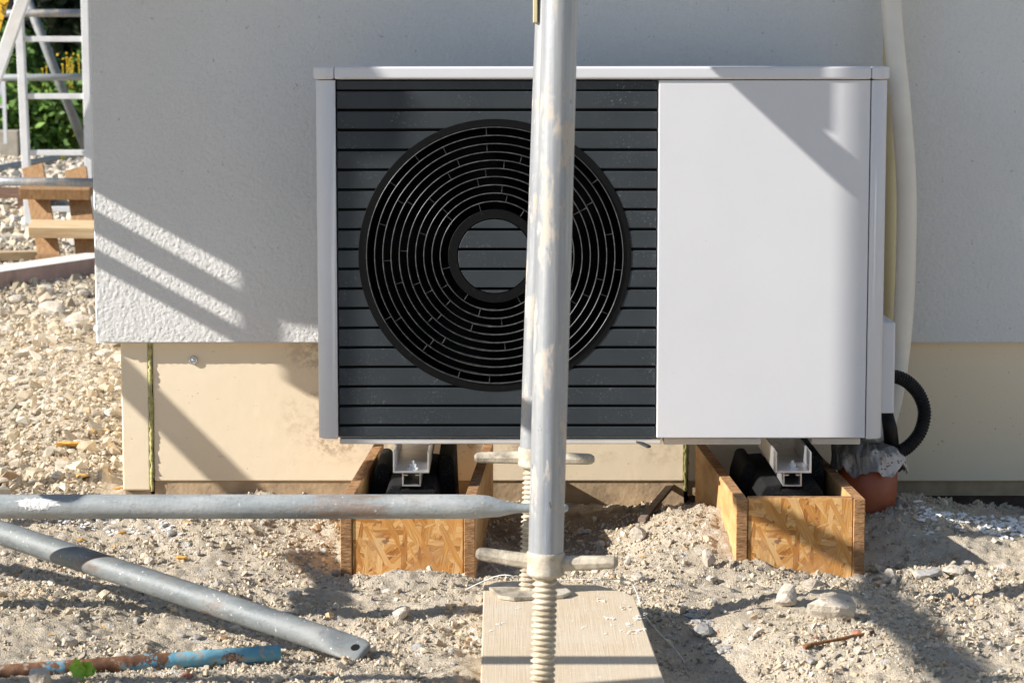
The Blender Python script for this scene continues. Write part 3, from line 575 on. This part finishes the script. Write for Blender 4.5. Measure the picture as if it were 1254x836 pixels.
# crumpled printed film round the stub's mouth
m = MB(); v = []; seg = 72; prof = [(.216,.018),(.222,.035),(.214,.056),(.200,.067),(.185,.071),(.168,.075)]
for j, (z, r) in enumerate(prof):
    for k in range(seg):
        t_ = 2*math.pi*k/seg; w = float(vnoise(k*.31+3, j*.7, 1.0, 2)); w2 = float(vnoise(k*.9, j*1.3, 1.0, 5)); hem = (.03*float(vnoise(k*.45, 9, 1., 3)) if j >= 4 else 0)+(.012*float(vnoise(k*.6, j, 1., 4)))
        lift = .016*math.exp(-((t_-2.4)/1.0)**2)*(j < 4); r2 = r*(1+.14*w)+.006*w2+.006*(j>1); v.append((bc.x+r2*math.cos(t_), bc.y+r2*math.sin(t_), z-.012+hem+lift))
f = [(j*seg+k, j*seg+(k+1)%seg, (j+1)*seg+(k+1)%seg, (j+1)*seg+k) for j in range(len(prof)-1) for k in range(seg)]
o = m.add(v, f, False).build('plastic_film', 'printed_film', None); o.modifiers.new('s', 'SOLIDIFY').thickness = .0015
tag(o, 'crumpled grey printed plastic film stuffed over the rust-red pipe mouth', 'plastic film')

# ------------------------------------------------------------------ unseen scaffold tubes and sheets added beside the house to cast the shadows
SX = -3.2
RY = SUN.y/SUN.x; RZ = -SUN.z/SUN.x
def S3(y, z, X, xt):      # a point at X on the sun ray that meets the scene at x = xt
    ys = y+.24933*(xt+3.2); zs = z-.54798*(xt+3.2); return Vector((X, ys-RY*(xt-X), zs+RZ*(xt-X)))
XA = -1.75
sc = thing('scaffold', 'unseen scaffold tubes added to cast the bands of shadow', 'scaffold', (XA, 4.3, 0))
def pole(p, q, r, name='rail'): MB().tube([Vector(p), Vector(q)], r, 14).build(name, 'galvanised', sc)
for y in (2.60, 4.55, 5.0): p = S3(y, 3.4, XA, -.4); pole((p.x, p.y, ghs(p.x, p.y)-.01), p, .0242, 'post')
for a, b, r, xt in (((4.628,1.903),(5.0,1.907),.0225,-.75), ((4.632,1.826),(5.0,1.826),.018,-.75), ((5.0,1.97),(4.52,1.25),.024,-.72), ((2.60,3.38),(5.0,3.38),.024,-.5)):
    pole(S3(*a, XA, xt), S3(*b, XA, xt), r)
XR = -1.15
for a, b, r, xa, xb in (((3.80,2.150),(2.60,2.19),.0235,.5,.74), ((4.06,1.556),(3.44,1.617),.021,-.43,-.33)):
    p, q = S3(*a, XR, xa), S3(*b, XR, xb); pole(p, q, r); pole(p, p+SUN*.75, .018, 'transom'); pole(q, q+SUN*.75, .018, 'transom')
pole(S3(4.637,1.78,XA,-.53), S3(4.637,2.1,XA,-.53), .015, 'shadow_upright')  # uprights added for their shadows on the wall and front panel
pole(S3(3.862,2.22,-1.2,.70), S3(3.862,3.6,-1.2,.70), .0265, 'shadow_upright'); p = S3(3.862,3.58,-1.2,.70); pole(p, p+SUN*.7, .02, 'transom')
pole((-2.2,3.223,ghs(-2.2,3.223)-.01), (-2.2,3.223,.83), .0242, 'post'); pole((-2.2,3.223,.804), (-1.03,3.223,.804), .0225, 'ledger')
XB = -.16
pole(S3(3.845,2.845,XB,.60), S3(4.02,3.06,XB,.50), .022, 'brace'); zl = 2.02; yl = S3(4.0,3,XB,.55).y
pole((XA,yl,zl), (.12,yl,zl), .0242, 'ledger')
def panel(poly, label, X):  # sheets added outside the view, outlined by the shade they must cast
    m = MB(); n = len(poly); P = [S3(y, z, X, xt) for y, z, xt in poly]; v = [p+Vector((.009,0,0)) for p in P]+[p-Vector((.009,0,0)) for p in P]
    m.add(v, [tuple(range(n)), tuple(range(2*n-1,n-1,-1))]+[(i,i+n,(i+1)%n+n,(i+1)%n) for i in range(n)])
    tag(m.build('shadow_panel', 'blocker_brown', None), label, 'panel', 'unseen sheets added to cast shade')
panel([(5.02,1.972,-.75),(5.02,4.1,-.75),(4.40,4.1,.3),(4.40,2.2,.3),(4.565,2.2,-.3),(4.565,1.972,-.42),(4.585,1.965,-.42),(4.60,1.945,-.42),(4.615,1.92,-.45),(4.63,1.91,-.5),(4.634,1.972,-.53)], 'unseen sheet added to shade the upper house wall', XA-.04)
panel([(4.395,1.74,.3),(4.395,4.1,.3),(4.136,4.1,-.35),(4.132,2.62,-.35),(4.104,2.56,-.28),(4.114,2.44,-.26),(4.135,2.38,-.33),(4.136,1.74,-.36)], 'narrow unseen sheet added to shade the corner pillar and the wall beyond', XA-.04)
panel([(3.896,2.95,.629),(3.95,2.985,.415),(4.0,3.03,.3),(4.2,3.03,.3),(4.2,3.70,.3),(3.896,3.70,.629)], 'unseen sheet added to cast the slanting shadow on the white front panel', XB)

# ------------------------------------------------------------------ stones and litter
def rock(px, py, w, name='stone', label=None, mat='stone', flat=.7, h=None, group=None, cat='stone', seed=None, sink=.25, parent=None):
    p = gp(px, py); s = w/2*p.y/FPX; vv, ff = hull(16, seed if seed is not None else int(px*7+py), flat); a = random.uniform(0, 6.28)
    bm = bmesh.new(); vs = [bm.verts.new((q[0]*s, q[1]*s, (q[2])*s*(h or 1))) for q in vv]
    for q in ff: bm.faces.new([vs[i] for i in q])
    bmesh.ops.recalc_face_normals(bm, faces=bm.faces); bmesh.ops.subdivide_edges(bm, edges=bm.edges, cuts=2, use_grid_fill=True, smooth=.25)
    for v in bm.verts:
        n_ = float(vnoise(v.co.x*3+px, v.co.y*3+v.co.z*5, .9/s, 2)); v.co *= 1+.16*n_
    me = bpy.data.meshes.new(name); bm.to_mesh(me); bm.free(); me.materials.append(M[mat]); o = bpy.data.objects.new(name, me); C.objects.link(o)
    zmin = min(v.co.z for v in me.vertices); o.location = (p.x, p.y+s*.4, ghs(p.x, p.y+s*.4)-zmin-s*sink*flat); o.rotation_euler = (0, 0, a)
    return tag(o, label, cat, group)
rock(1018, 758, 78, label='large pinkish-beige stone in front of the shadow-crossed chipboard box', flat=.62, seed=5)
rock(965, 742, 50, label='rounded beige stone touching the large pinkish stone, under the chipboard box', flat=.6, seed=9); rock(998, 722, 34, label='low beige stone lying against the foot of the chipboard box', flat=.5, seed=12)
rock(782, 672, 30, label='pale blocky stone casting a shadow on the sand between the boxes', flat=.8, seed=21); rock(868, 656, 22, label='pointed pale stone on the sand slope beside the box', flat=1.0, seed=31, h=1.2)
rock(872, 706, 17, label='white pebble in the shadow below the sand slope', flat=.7, seed=41); rock(1090, 716, 22, label='upright narrow stone at the edge of the box shadow', flat=.9, seed=52, h=1.2)
rock(1138, 708, 40, label='flat grey stone in the shade right of the box', mat='grey_stone', flat=.4, seed=61); rock(1170, 704, 36, label='flat buff stone with a sunlit tip in the shade', flat=.42, seed=71)
rock(492, 757, 30, label='pale crumbly stone on the heap before the tube-crossed box', flat=.7, seed=81); rock(512, 800, 20, label='small grey-brown stone before the sole board', mat='grey_stone', flat=.8, seed=83)
rock(782, 712, 24, label='flat greyish stone beside the far corner of the sole board', flat=.45, seed=85); rock(860, 792, 44, label='greyish slab stone half in shade beside the sole board', mat='grey_stone', flat=.4, seed=87)
rock(735, 676, 16, label='small tan clod near the wing nut handle', flat=.8, seed=88); rock(50, 840, 40, label='pale rounded stone in front of the rusty pipe', flat=.8, seed=91); rock(146, 812, 28, label='pale stone behind the rusty pipe', flat=.75, seed=93)
rock(84, 790, 26, label='grey-beige clod above the rusty pipe', flat=.7, seed=95); rock(183, 692, 18, label='tan stone under the slanting tube', flat=.8, seed=97); rock(208, 652, 15, label='brown-grey stone in the lime rubble', mat='grey_stone', flat=.8, seed=99)
rock(1185, 690-8, 14, label='little stone among the shade of the mound', mat='grey_stone', flat=.5, seed=101); rock(1168, 735, 26, label='buff stone on the sunlit mound right of the box', flat=.6, seed=103)
spots = []; rr_ = random.Random(11)
while len(spots) < 110:
    px, py = rr_.uniform(5, 1249), rr_.uniform(640, 832); p = gp(px, py)
    if p.y > 5.1 or clear(np.array([[p.x, p.y]]), .03).size == 0: continue
    spots.append((px, py))
for i, (px, py) in enumerate(spots):
    mt_ = rr_.choice(['stone','stone','grey_stone'])
    rock(px, py, rr_.choice([7,8,9,10,12,14]), label='small %s loose stone scattered on the sandy ground' % ('beige' if mt_ == 'stone' else 'grey'), mat=mt_, flat=rr_.uniform(.5,.8), group='%s loose stones on the ground' % ('beige' if mt_ == 'stone' else 'grey'), seed=300+i)
far_ = [(92,402,40),(60,388,50),(30,440,30),(128,438,26),(20,470,22),(70,470,18),(140,500,18),(40,520,20),(95,545,20),(125,560,16),(15,560,18),(70,590,20),(110,515,14),(55,360,26),(100,365,22),(20,372,24),(85,430,18),(8,410,22),(50,455,16),(115,480,16),(30,500,18),(75,500,13),(140,545,14),(5,530,16)]
for i, (px, py, w) in enumerate(far_): rock(px, py, w, label='broken pale limestone lump by the house corner', flat=random.uniform(.4,.65), group='limestone lumps by the corner', seed=500+i)
# white lime rubble along the wall
def heap(pts, label, cnt, sz, mat='lime'):
    V = []; F = []; off = 0
    for k in range(cnt):
        px, py = random.choice(pts); p = gp(px+random.uniform(-14,14), py+random.uniform(-4,4)); v, f = HULLS[k % 10]; s = sz*random.uniform(.4,1.4); a = random.uniform(0,6.28)
        R = np.array([[math.cos(a),-math.sin(a),0],[math.sin(a),math.cos(a),0],[0,0,1]]); V.append((v*np.array([1.3,1,.6])*s)@R.T+np.array([p.x,p.y,p.z+s*.15])); F.append(f+off); off += len(v)
    V = np.concatenate(V); o = npmesh('lime_rubble', V, np.concatenate(F), mat, False, origin=tuple(V.mean(0))); tag(o, label, 'rubble', kind='stuff')
heap([(1130+18*k, 628+2.2*k) for k in range(8)]+[(1180,640),(1215,650),(1240,655),(1150,632)], 'white lime rubble in the shade along the plinth', 300, .0075)
heap([(70+14*k, 643-1*k) for k in range(14)]+[(140,652),(170,650),(200,648),(215,655)], 'white lime and mortar crumbs behind the slanting tube', 190, .006)
heap([(700+12*k, 604+1*k) for k in range(11)]+[(760,604),(735,598),(790,608)], 'rubble crumbs along the plinth under the heat pump', 170, .011, 'brick_dark')
heap([(705+12*k, 606+1*k) for k in range(10)], 'pale crumbs along the plinth under the heat pump', 26, .008, 'stone')
heap([(545+4*k, 556) for k in range(10)], 'pale rubble under the heat pump beside the box', 40, .012, 'stone')
heap([(x, y) for x in (620,660,700,740,770) for y in (752,764,776,790)][:0]+[(845+5*k, 745+9*k) for k in range(9)], 'grey crumbs in the hollow beside the sole board', 60, .008, 'grey_stone')
# white mortar specks lying on the sole board
m = MB()
for px, py, w in ((745,757,14),(766,745,16),(782,757,16),(741,775,9),(776,774,16),(786,771,9),(762,772,8),(655,757,8),(612,764,9),(618,762,5),(640,768,5),(635,744,7),(602,772,6),(720,747,6),(736,735,12),(790,752,8),(750,765,6),(770,765,10),(715,768,8),(700,760,5)):
    c = (px-627)/FPX; v_ = (418-py)/FPX; t_ = (BT-CAMZ)/(-math.sin(PITCH)+v_*math.cos(PITCH)); x, y = c*t_, t_*(math.cos(PITCH)+v_*math.sin(PITCH)); s = w/2*y/FPX
    for k in range(9):
        vv, ff = HULLS[random.randrange(10)]; q = s*random.uniform(.12,.6); m.add(vv*np.array([random.uniform(.7,1.6),1,.28])*q+np.array([x+random.uniform(-s,s)*.9, y+random.uniform(-s,s)*1.6, BT+.25*q]), [tuple(f_) for f_ in ff])
tag(m.build('mortar_crumbs', 'cement_white', None), 'white mortar crumbs scattered on the pine board', 'mortar', kind='stuff')
# scraps of orange foam
fo = [(740,668,12),(786,683,8),(925,0,0),(20,705,8),(62,650,14),(98,660,12),(150,655,12),(143,670,12),(128,755,14),(222,682,20),(128,711,8),(85,706,7),(40,775,6),(62,778,6),(230,640,9),(22,402,14),(40,405,10),(120,530,24),(85,548,30),(60,560,10),(100,585,22),(65,592,16),(45,598,12),(110,468,8),(135,458,10),(145,600,14),(70,575,8),(28,520,7),(550,768,6),(560,775,6),(690,672,6)]
for i, (px, py, w) in enumerate(fo):
    if not w: continue
    p = gp(px, py); s = w/2*p.y/FPX; vv, ff = hull(13, 900+i, .5); m = MB(); a = random.uniform(-.5,.5); R = np.array([[math.cos(a),-math.sin(a),0],[math.sin(a),math.cos(a),0],[0,0,1]])
    m.add((vv*np.array([1.25,.7,.7])*s)@R.T+np.array([p.x,p.y,p.z+s*.25]), [tuple(f_) for f_ in ff]); tag(m.build('foam_scrap', 'foam_orange', None), 'scrap of orange-yellow insulation foam lying on the ground', 'foam', 'foam scraps on the ground')
for px, py, w in ((228,832,18),(405,824,14),(1000,778,10),(880,783,6),(560,762,5),(470,770,6),(935,772,8),(451,800,7),(1050,775,14)): rock(px, py, w, 'brick_chip', 'red brick chip lying on the sandy ground', 'brick_chip', .5, group='brick chips on the ground', cat='brick chip', seed=int(px))
# rusty bar, sticks, string, sprout
p, q = gp(984,796), gp(1070,772); m = MB(); pts = [p.lerp(q, k/10)+Vector((0,0,.006+random.uniform(-.0008,.0008))) for k in range(11)]; m.tube(pts, [.0033+random.uniform(-.0007,.0007) for _ in pts], 8)
tag(m.build('rusty_bar', 'rust', None), 'short rusty bar on the grit before the large pinkish stone', 'bar')
p, q = gp(786,644), gp(832,606); m = MB().bar(p+Vector((0,0,.012)), q+Vector((0,0,.03)), .016, .008); tag(m.build('wood_stick', 'grey_wood', None, .001), 'thin weathered wooden stick in the shade under the heat pump', 'stick')
p, q = gp(812,608), gp(846,594); m = MB().bar(p+Vector((0,0,.008)), q+Vector((0,0,.028)), .012, .010); tag(m.build('dark_stick', 'dark_wood', None, .001), 'dark jagged splinter of wood against the plinth', 'stick')
sp = [at(558,738,4.1), (-.02,4.155,.112), (.03,4.145,.106), (.12,4.138,.108), (.195,4.125,.110), (.208,4.07,.106), (.225,3.98,.075), gp(828,800)+Vector((0,0,.006)), gp(838,815)+Vector((0,0,.004))]
sp[0] = gp(570,730)+Vector((0,0,.008)); m = MB().tube(smooth(sp, 6), .0008, 6); tag(m.build('white_string', 'string', None), 'thin white string trailing over the end of the pine board', 'string')
pl = gp(102,838); sp_ = thing('seedling', 'bright green seedling sprouting before the rusty pipe', 'plant', pl)
for k, (a, L, w0, tw) in enumerate(((2.5,.030,.010,.5), (1.75,.036,.009,-.4), (1.05,.031,.011,.3), (.25,.026,.008,-.6), (2.95,.020,.007,.2))):
    m = MB(); base = pl+Vector((0,.002*k,.012)); d = Vector((math.cos(a), -.35+.2*k/4, max(.25, math.sin(a)))).normalized(); sd = (d.cross(Vector((tw,-1,.5)))).normalized(); nr = sd.cross(d); v = []
    for i in range(9):
        u = i/8; w = w0*math.sin(math.pi*min(1,.08+u*.92))**.7*(1+.28*math.cos(u*14+k)); c = base+d*L*u+nr*(.010*u*u-.004*u); v += [c-sd*w+nr*.0035, c, c+sd*w*.9+nr*.0035]
    m.add(v, [(i*3+q, i*3+q+1, i*3+q+4, i*3+q+3) for i in range(8) for q in range(2)], True).build('leaf', 'leaf_bright', sp_)
MB().tube([pl, pl+Vector((.001,0,.026))], .0018, 6).build('stem', 'leaf_bright', sp_)
p = gp(950,846); m = MB().lathe(p+Vector((0,.01,-.005)), p+Vector((0,.01,1)), [(0,.036),(.008,.0365),(.014,.033),(.018,.025),(.0195,.01)], 28); tag(m.build('plastic_bowl', 'grey_plastic', None), 'grey-blue upturned plastic bowl on the grit', 'bowl')

# ------------------------------------------------------------------ background past the house corner
def gy(px, py): return gp(px, py)
D = 14.0
ld = thing('ladder', 'aluminium ladder standing on the ballast before the hedge', 'ladder', at(66,284,D))
for a, b in (((20,-60),(36,284)), ((103,-60),(111,284))): MB().bar(at(*a,D), at(*b,D), .042, .06, (0,1,0)).build('stile', 'ladder_metal', ld, .003)
for py, xa, xb in ((-22,21,104),(48,24,104),(118,27,106),(187,30,108),(256,34,110)): MB().bar(at(xa,py,D), at(xb,py,D), .03, .032).build('rung', 'ladder_metal', ld, .003)
def bt(pts, r, label, mat='galvanised'):
    m = MB().tube([Vector(p) for p in pts], r, 14); return tag(m.build('scaffold_tube', mat, None), label, 'tube')
bt([at(-60,17,15.2), at(135,16,15.2)], .024, 'pale level tube high behind the ladder', 'alloy_tube'); bt([at(-60,96,14.5), at(135,94,14.5)], .021, 'level tube behind the middle of the ladder')
bt([at(22,-30,15.6), at(105,183,15.6)], .03, 'grey tube slanting down behind the ladder', 'galvanised_dull')
bt([gp(-60,224)+Vector((0,0,.05)), gp(122,190)+Vector((0,0,.05))], .03, 'grey tube with yellow tape lying on the ballast'); 
g0 = gp(-60,224)+Vector((0,0,.05)); g1 = gp(122,190)+Vector((0,0,.05)); q0 = g0.lerp(g1, .665); q1 = g0.lerp(g1, .70); tag(MB().tube([q0,q1], .0325, 16).build('tape_wrap', 'tape_yellow', None), 'band of yellow tape round the grey tube on the ballast', 'tape')
bt([at(-60,221,11.0), at(125,224,11.0)], .02, 'whitish level tube passing in front of the small pallet', 'alloy_tube')
m = MB(); a, b = at(-4,92,13.8), at(22,18,13.8); m.bar(a+(a-b)*.5, b+(b-a)*.3, .07, .05, (0,1,0)); tag(m.build('ladder_brace', 'ladder_metal', None, .004), 'broad aluminium brace slanting up to the ladder', 'brace')
# yellow warning board with black marks
wb = thing('warning_board', 'yellow warning board with black marks beside the ladder', 'sign', at(2,30,13.6)); y_ = 13.6
q = [at(-30,40,y_), at(-1,40,y_), at(14,-12,y_), at(-18,-12,y_)]; MB().prism([(p.x,p.z) for p in q], y_, y_+.01).build('board', 'yellow_paint', wb)
for k, (a, b) in enumerate((((0,4),(5,8)),((5,8),(9,3)),((1,14),(6,19)),((6,19),(8,13)),((-3,24),(3,26)),((2,8),(4,14)))): MB().bar(at(*a,y_-.004), at(*b,y_-.004), .008, .004).build('mark', 'black_paint', wb)
sg = thing('site_sign', 'white framed site sign with a green stripe on white posts', 'sign', at(6,178,22)); 
MB().bar(at(3,60,22), at(7,176,22), .03, .03).build('post', 'white_paint', sg); MB().bar(at(-40,60,22), at(-36,176,22), .03, .03).build('post', 'white_paint', sg)
q = [at(-36,132,22.02), at(4,132,22.02), at(3,85,22.02), at(-37,85,22.02)]; MB().prism([(p.x,p.z) for p in q], 22.02, 22.04).build('board', 'white_paint', sg); q = [at(-36,127,22), at(4,127,22), at(4,119,22), at(-36,119,22)]; MB().prism([(p.x,p.z) for p in q], 22.005, 22.018).build('green_stripe', 'green_print', sg)
q = [at(-36,116,22), at(2,116,22), at(2,100,22), at(-36,100,22)]; MB().prism([(p.x,p.z) for p in q], 22.005, 22.018).build('photo_panel', 'grey_plastic', sg)
# small pallet on end, leaning
pt_ = thing('wooden_pallet', 'small wooden pallet propped on end near the house corner', 'pallet', gp(85,328)); yb = gp(85,328).y
def slab(p, q, w, h, mat, name, par, up=(0,-1,0)): return MB().bar(p, q, w, h, up).build(name, mat, par, .002)
ya, yb2 = yb-.12, yb+.28
for a, b in (((40,204),(62,322)), ((93,207),(108,322))): slab(at(*a,yb2), at(*b,yb+.02), .105, .022, 'pallet_wood', 'upright_board', pt_)
for (xa, xb, py, hh, w_) in ((26,112,233,.06,.10),(37,118,280,.06,.10)):
    yy = yb+.26*(322-py)/118; a = at(xa,py,yy-.06); b = at(xb,py+1,yy-.06); MB().bar(a, b, w_, hh*.9, (0,-.35,1)).build('cross_board', 'plank_wood' if py > 260 else 'pallet_wood', pt_, .002)
a = at(46,318,yb-.03); b = at(122,323,yb-.03); MB().bar(a, b, .10, .05).build('cross_board', 'pallet_wood', pt_, .002)
fp = thing('wooden_pallet', 'dark wooden pallet lying flat on the rubble behind the propped one', 'pallet', gp(10,262)); y_ = gp(10,262).y; gz = gp(10,262).z
for k in range(4): MB().box((-4.2+.0, y_+k*.25, gz+.10), (at(44,250,y_).x, y_+k*.25+.10, gz+.125)).build('deck_board', 'dark_wood', fp, .002)
for k in range(3): xk = at(44,250,y_).x-.12-k*.5; MB().box((xk, y_, gz-.01), (xk+.10, y_+.85, gz+.098)).build('bearer', 'dark_wood', fp, .002)
# long kerb-like beam and plank
a, b = gp(-40,360), gp(150,330); a.z = b.z = .0; d = (b-a); d.z = 0; m = MB(); nrm = Vector((-d.y, d.x, 0)).normalized()
m.hexa([a+Vector((0,0,-.02)), b+Vector((0,0,-.02)), b+nrm*.20+Vector((0,0,-.02)), a+nrm*.20+Vector((0,0,-.02))], [a+Vector((0,0,.075)), b+Vector((0,0,.075)), b+nrm*.20+Vector((0,0,.075)), a+nrm*.20+Vector((0,0,.075))])
o = m.build('concrete_beam', 'cement_white', None, .004); o.data.materials.append(M['brick_pink'])
for p_ in o.data.polygons:
    if abs(p_.normal.z) < .5: p_.material_index = 1
tag(o, 'long low beam with whitish top and reddish side on the rubble', 'beam')
a, b = gp(-50,322), gp(50,319); MB_ = MB().bar(a+Vector((0,0,.03)), b+Vector((0,0,.03)), .10, .045); tag(MB_.build('timber', 'plank_wood', None, .003), 'pale squared timber lying behind the whitish beam', 'timber')
MB_ = MB().box((-9,24.2,-.05), (at(22,160,24.2).x,24.5,.28)); tag(MB_.build('garden_wall', 'concrete', None, .01), 'low concrete garden wall in front of the hedge', 'wall')
# planting
def leaves(n, fn, size, c0, c1, name, parent=None, mat='foliage'):
    P = fn(n); a = RNG.normal(size=(n, 3)); a /= np.linalg.norm(a, axis=1)[:, None]; b = np.cross(a, RNG.normal(size=(n, 3))); b /= np.linalg.norm(b, axis=1)[:, None]
    s = size*RNG.uniform(.6, 1.4, (n, 1)); V = np.stack([P-a*s, P+b*s*.45, P+a*s, P-b*s*.45], 1).reshape(-1, 3); F = np.arange(n*4).reshape(-1, 4)
    k = RNG.random((n, 1)); Cc = np.repeat(np.array(c0)*(1-k)+np.array(c1)*k, 4, 0); o0 = tuple(wloc(parent)) if parent else tuple(P.min(0))
    o = npmesh(name, V, F, mat, False, Cc, o0)
    if parent: o.parent = parent; o.location = (0,0,0)
    return o
def shrub(name, label, cx, cy, rx, ry, h, n, size, c0, c1, group, trunk=True, z0=.0):
    t_ = thing(name, label, 'shrub' if name == 'shrub' else 'tree', (cx, cy, 0), group)
    cl = [(RNG.uniform(-.75,.75)*rx, RNG.uniform(-.75,.75)*ry, z0+RNG.uniform(.12,.88)*(h-z0), RNG.uniform(.22,.42)*min(rx, h)) for _ in range(26)]
    def fn(n):
        k = RNG.integers(0, len(cl), n); c = np.array(cl)[k]; d = RNG.normal(size=(n, 3)); d /= np.linalg.norm(d, axis=1)[:, None]; return c[:, :3]+d*c[:, 3:]*RNG.uniform(.3, 1.05, (n, 1))+np.array([cx, cy, 0])
    leaves(n, fn, size, c0, c1, 'crown', t_); m = MB(); m.tube([(cx,cy,-.05),(cx+.05,cy,h*.35),(cx-.03,cy+.05,h*.7)], [.07*h/2,.05*h/2,.02*h/2], 8)
    for k in range(5): q = cl[k]; m.tube([(cx+.04,cy,h*.3),(cx+q[0]*.5,cy+q[1]*.5,(h*.3+q[2])/2+.1),(cx+q[0],cy+q[1],q[2])], [.03*h/2,.02*h/2,.008*h/2], 6)
    m.build('trunk', 'bark', t_)
for k, (cx, cy, rx, h, lab) in enumerate(((-5.6,26,.8,1.35,'broad green shrub beside the low garden wall'), (-4.9,25.6,.7,1.15,'bright green shrub growing behind the slanting tube'), (-4.1,25.9,.8,1.3,'leafy shrub next to the house corner'), (-3.2,26.2,.8,1.5,'dense shrub hidden mostly by the house corner'), (-6.8,26.3,.8,1.3,'shrub standing behind the low garden wall'))):
    shrub('shrub', lab, cx, cy, rx, .55, h, 5200, .05, (.035,.085,.015), (.11,.20,.035), 'shrubs of the garden hedge')
for k, (cx, cy, h, lab) in enumerate(((-6.6,29.5,5.5,'dark tree standing behind the shrubs near the site sign'), (-4.6,30.2,6,'dark tree standing behind the bright shrub'), (-2.6,29.6,5.5,'dark tree behind the house corner'))):
    shrub('tree', lab, cx, cy, 1.5, 1.1, h, 7000, .11, (.008,.016,.006), (.025,.045,.014), 'dark trees behind the garden', z0=.4)
def gf(n):
    x = RNG.uniform(-7.5, -3, n); y = RNG.uniform(24.6, 25.4, n); z = RNG.uniform(0, 1, n)**.8*(.55+.35*RNG.random(n)); return np.stack([x, y, z], -1)
g_ = leaves(9000, gf, .06, (.05,.12,.02), (.17,.28,.05), 'tall_grass'); tag(g_, 'tall grass and weeds at the foot of the hedge', 'grass', kind='stuff')
m = MB()
for k in range(22):
    px = random.choice([(28,82),(38,75),(40,88),(80,76),(85,70),(90,78),(76,72),(92,68),(35,100),(88,86),(82,84),(60,84)]); q = at(px[0]+random.uniform(-8,8), px[1]+random.uniform(-7,7), 24.9); vv, ff = HULLS[k % 10]; m.add(vv*.016+np.array(q), [tuple(f_) for f_ in ff]); 
    if k % 2 == 0: m.tube([(q.x,q.y,0),tuple(q)], .004, 4, False)
tag(m.build('yellow_flowers', 'flower_yellow', None), 'yellow flowers rising above the tall grass', 'flowers', kind='stuff')
sh = thing('dark_shed', 'dark timber shed in deep shade behind the garden trees', 'shed', (-5, 33, 0)); MB().box((-11,33,0), (2,36,4.6)).build('wall', 'shed_dark', sh); MB().hexa([(-11.4,32.4,4.6),(2.4,32.4,4.6),(2.4,36.6,4.6),(-11.4,36.6,4.6)], [(-11.4,34.4,5.8),(2.4,34.4,5.8),(2.4,34.6,5.8),(-11.4,34.6,5.8)]).build('roof', 'shed_dark', sh)
for k in range(26): MB().box((-11+k*.5,32.97,.05), (-11+k*.5+.47,32.998,4.55)).build('plank', 'shed_dark', sh)
